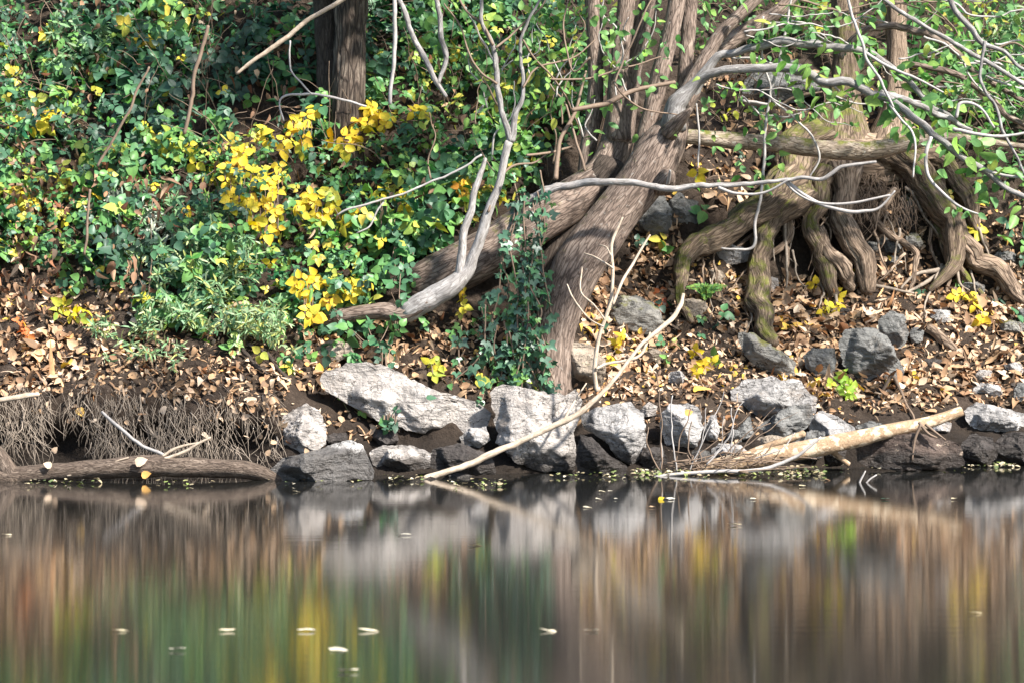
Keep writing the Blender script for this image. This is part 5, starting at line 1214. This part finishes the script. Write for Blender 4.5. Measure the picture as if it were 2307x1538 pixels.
# ------------------------------------------------------------------ single leaves on log and water
def lone(name, label, px, py, L, col, mat, y=None, flat=True, kind='cotton', group=None, rot=0, wr=1.0):
    if y is None: p = W(px, py, hit([px], [py])[0, 1])[0]
    else: p = W(px, py, y)[0]
    if flat:
        N = nrm(np.array([[0, -.12, 1.0]])); D = np.array([[math.cos(rot), math.sin(rot), 0]]); p[2] = .006
    else:
        N = nrm(np.array([[.1, -.9, .45]])); D = np.array([[math.cos(rot), -.1, math.sin(rot)]])
    mb = MB(); p0 = p - D[0] * L / 2
    leaves(mb, np.array([p0]), D, N, np.array([L]), np.array([col]), kind, .12, .12, np.array([wr]))
    return tag(mb.build(name, M[mat]), label, 'leaf', group)
lone('fallen_leaf', 'cream leaf stuck on top of the sunken log near its middle', 318, 1038, .058, .8, 'litter', -.42, False, rot=.4)
lone('fallen_leaf', 'small cream leaf on the left part of the sunken log', 107, 1046, .04, .8, 'litter', -.4, False, rot=2.8)
lone('fallen_leaf', 'pink-white leaf hanging on the muddy bank above the sunken log', 124, 1012, .034, .7, 'litter', -.02, False, rot=.9)
lone('fallen_leaf', 'orange leaf caught under the sunken log', 330, 1068, .045, .95, 'litter', -.42, False, rot=.2)
lone('fallen_leaf', 'yellow leaf on the muddy bank above the grey stick', 182, 928, .05, .97, 'litter', None, False, rot=-1)
lone('fallen_leaf', 'pale round leaf in the mud before the pale angular rock', 605, 1018, .032, .6, 'litter', -.05, False, rot=1)
lone('fallen_leaf', 'pink leaf in the mud under the pale angular rock', 690, 1015, .03, .6, 'litter', -.06, False, rot=2)
lone('fallen_leaf', 'green oval leaf lying on the tilted slab', 972, 895, .05, .3, 'green', .0, False, kind='oval', rot=0)
lone('fallen_leaf', 'orange leaf on the face of the egg-shaped boulder', 1552, 928, .04, .95, 'litter', .1, False, rot=.3)
FL = [(1325, 1138, .07, 'pale', 'pale floating leaf nearest the camera in the cluster below the craggy boulder'), (1357, 1112, .05, 'pale', 'pale floating leaf farthest left at the back of that floating cluster'), (1375, 1108, .035, 'pale', 'small bright floating leaf at the back of the cluster'),
      (1352, 1124, .06, 'pale', 'pale slim floating leaf in the middle of the cluster'), (1388, 1122, .03, 'pale', 'tiny pale floating flake right of the cluster'), (1510, 1133, .075, 'pale', 'wide pale floating leaf in front of the floating yellow leaf'),
      (1490, 1122, .045, 'yellow', 'bright yellow leaf standing up on the water'), (1470, 1147, .05, 'litter', 'brown floating leaf in front of the yellow leaf'), (1697, 1133, .045, 'pale', 'lone pale floating leaf left of the water twigs'),
      (1995, 1118, .06, 'ivy', 'green floating leaf right of the water twigs'), (2150, 1125, .045, 'pale', 'pale floating leaf far right of the water twigs'), (1655, 1188, .07, 'pale', 'thin floating sliver in the open water on the right'),
      (1543, 1080, .04, 'pale', 'small white floating leaf near the dry stalks'), (1808, 1095, .05, 'pale', 'pale floating leaf below the peeling log'), (1865, 1082, .045, 'litter', 'tan floating leaf below the short stub of the log'),
      (668, 1111, .045, 'pale', 'small pale floating sliver in front of the wedge rock'), (15, 1197, .05, 'pale', 'pale floating sliver at the left edge of the water'), (910, 1213, .07, 'pale', 'slim floating sliver in the middle of the water, left of its neighbour'),
      (1072, 1221, .08, 'pale', 'slim floating sliver under the square boulder reflection'), (765, 1446, .09, 'pale', 'largest white floating leaf near the front of the river'), (830, 1425, .075, 'pale', 'white floating sliver just behind the largest white floating leaf'),
      (690, 1414, .065, 'pale', 'white floating sliver left of the largest white floating leaf'), (275, 1430, .07, 'pale', 'pale floating sliver at the front left of the river'), (1235, 1420, .06, 'pale', 'thin floating sliver in the front middle of the river'),
      (1332, 1442, .06, 'pale', 'thin floating sliver nearest the front, right of the middle'), (2195, 1392, .06, 'pale', 'thin floating sliver at the front right of the river'), (785, 1531, .07, 'pale', 'floating sliver at the bottom edge of the picture'),
      (512, 1403, .06, 'pale', 'thin floating sliver between the front left slivers'), (400, 1443, .06, 'pale', 'thin floating sliver right of the front left sliver')]
for x_, y_, L_, m_, l_ in FL:
    q = hit([x_], [y_])[0]
    sliver = 'sliver' in l_
    lone('floating_leaf', l_, x_, y_, L_ * (.62 if not sliver else .8), rng.uniform(0, .9), m_, q[1], m_ != 'yellow', 'cotton' if not sliver else 'willow', 'leaves floating on the river', rot=rng.normal(0.1, .15), wr=.8 if not sliver else .35)
# scum of duckweed and leaf bits along the waterline
wm = MB()
for (x0, x1, y0_, y1_, n) in ((1430, 1860, 1048, 1072, 420), (60, 240, 1082, 1092, 34), (330, 480, 1082, 1092, 14), (1230, 1420, 1066, 1076, 36), (2180, 2290, 1046, 1050, 60), (1000, 1140, 1082, 1094, 40), (860, 960, 1072, 1082, 24), (1860, 2180, 1048, 1058, 20), (600, 840, 1084, 1090, 10)):
    x = rng.uniform(x0, x1, n); y = rng.uniform(y0_, y1_, n); d = rays(x, y)
    s = (0.006 - CAM[2]) / d[:, 2]; p = CAM + d * s[:, None]
    p[:, 2] = .006 + rng.uniform(0, .012, n)
    leaves(wm, p, nrm(rng.normal(0, 1, (n, 3)) * np.array([1, 1, .1])), nrm(rng.normal(0, .3, (n, 3)) + np.array([0, -.2, 1])), rng.uniform(.008, .03, n), rng.uniform(0, 1, n), 'oval', .2, .2)
tag(wm.build('water_weed', M['weed']), 'scum of weed and leaf bits along the waterline', 'water weed', kind='stuff')
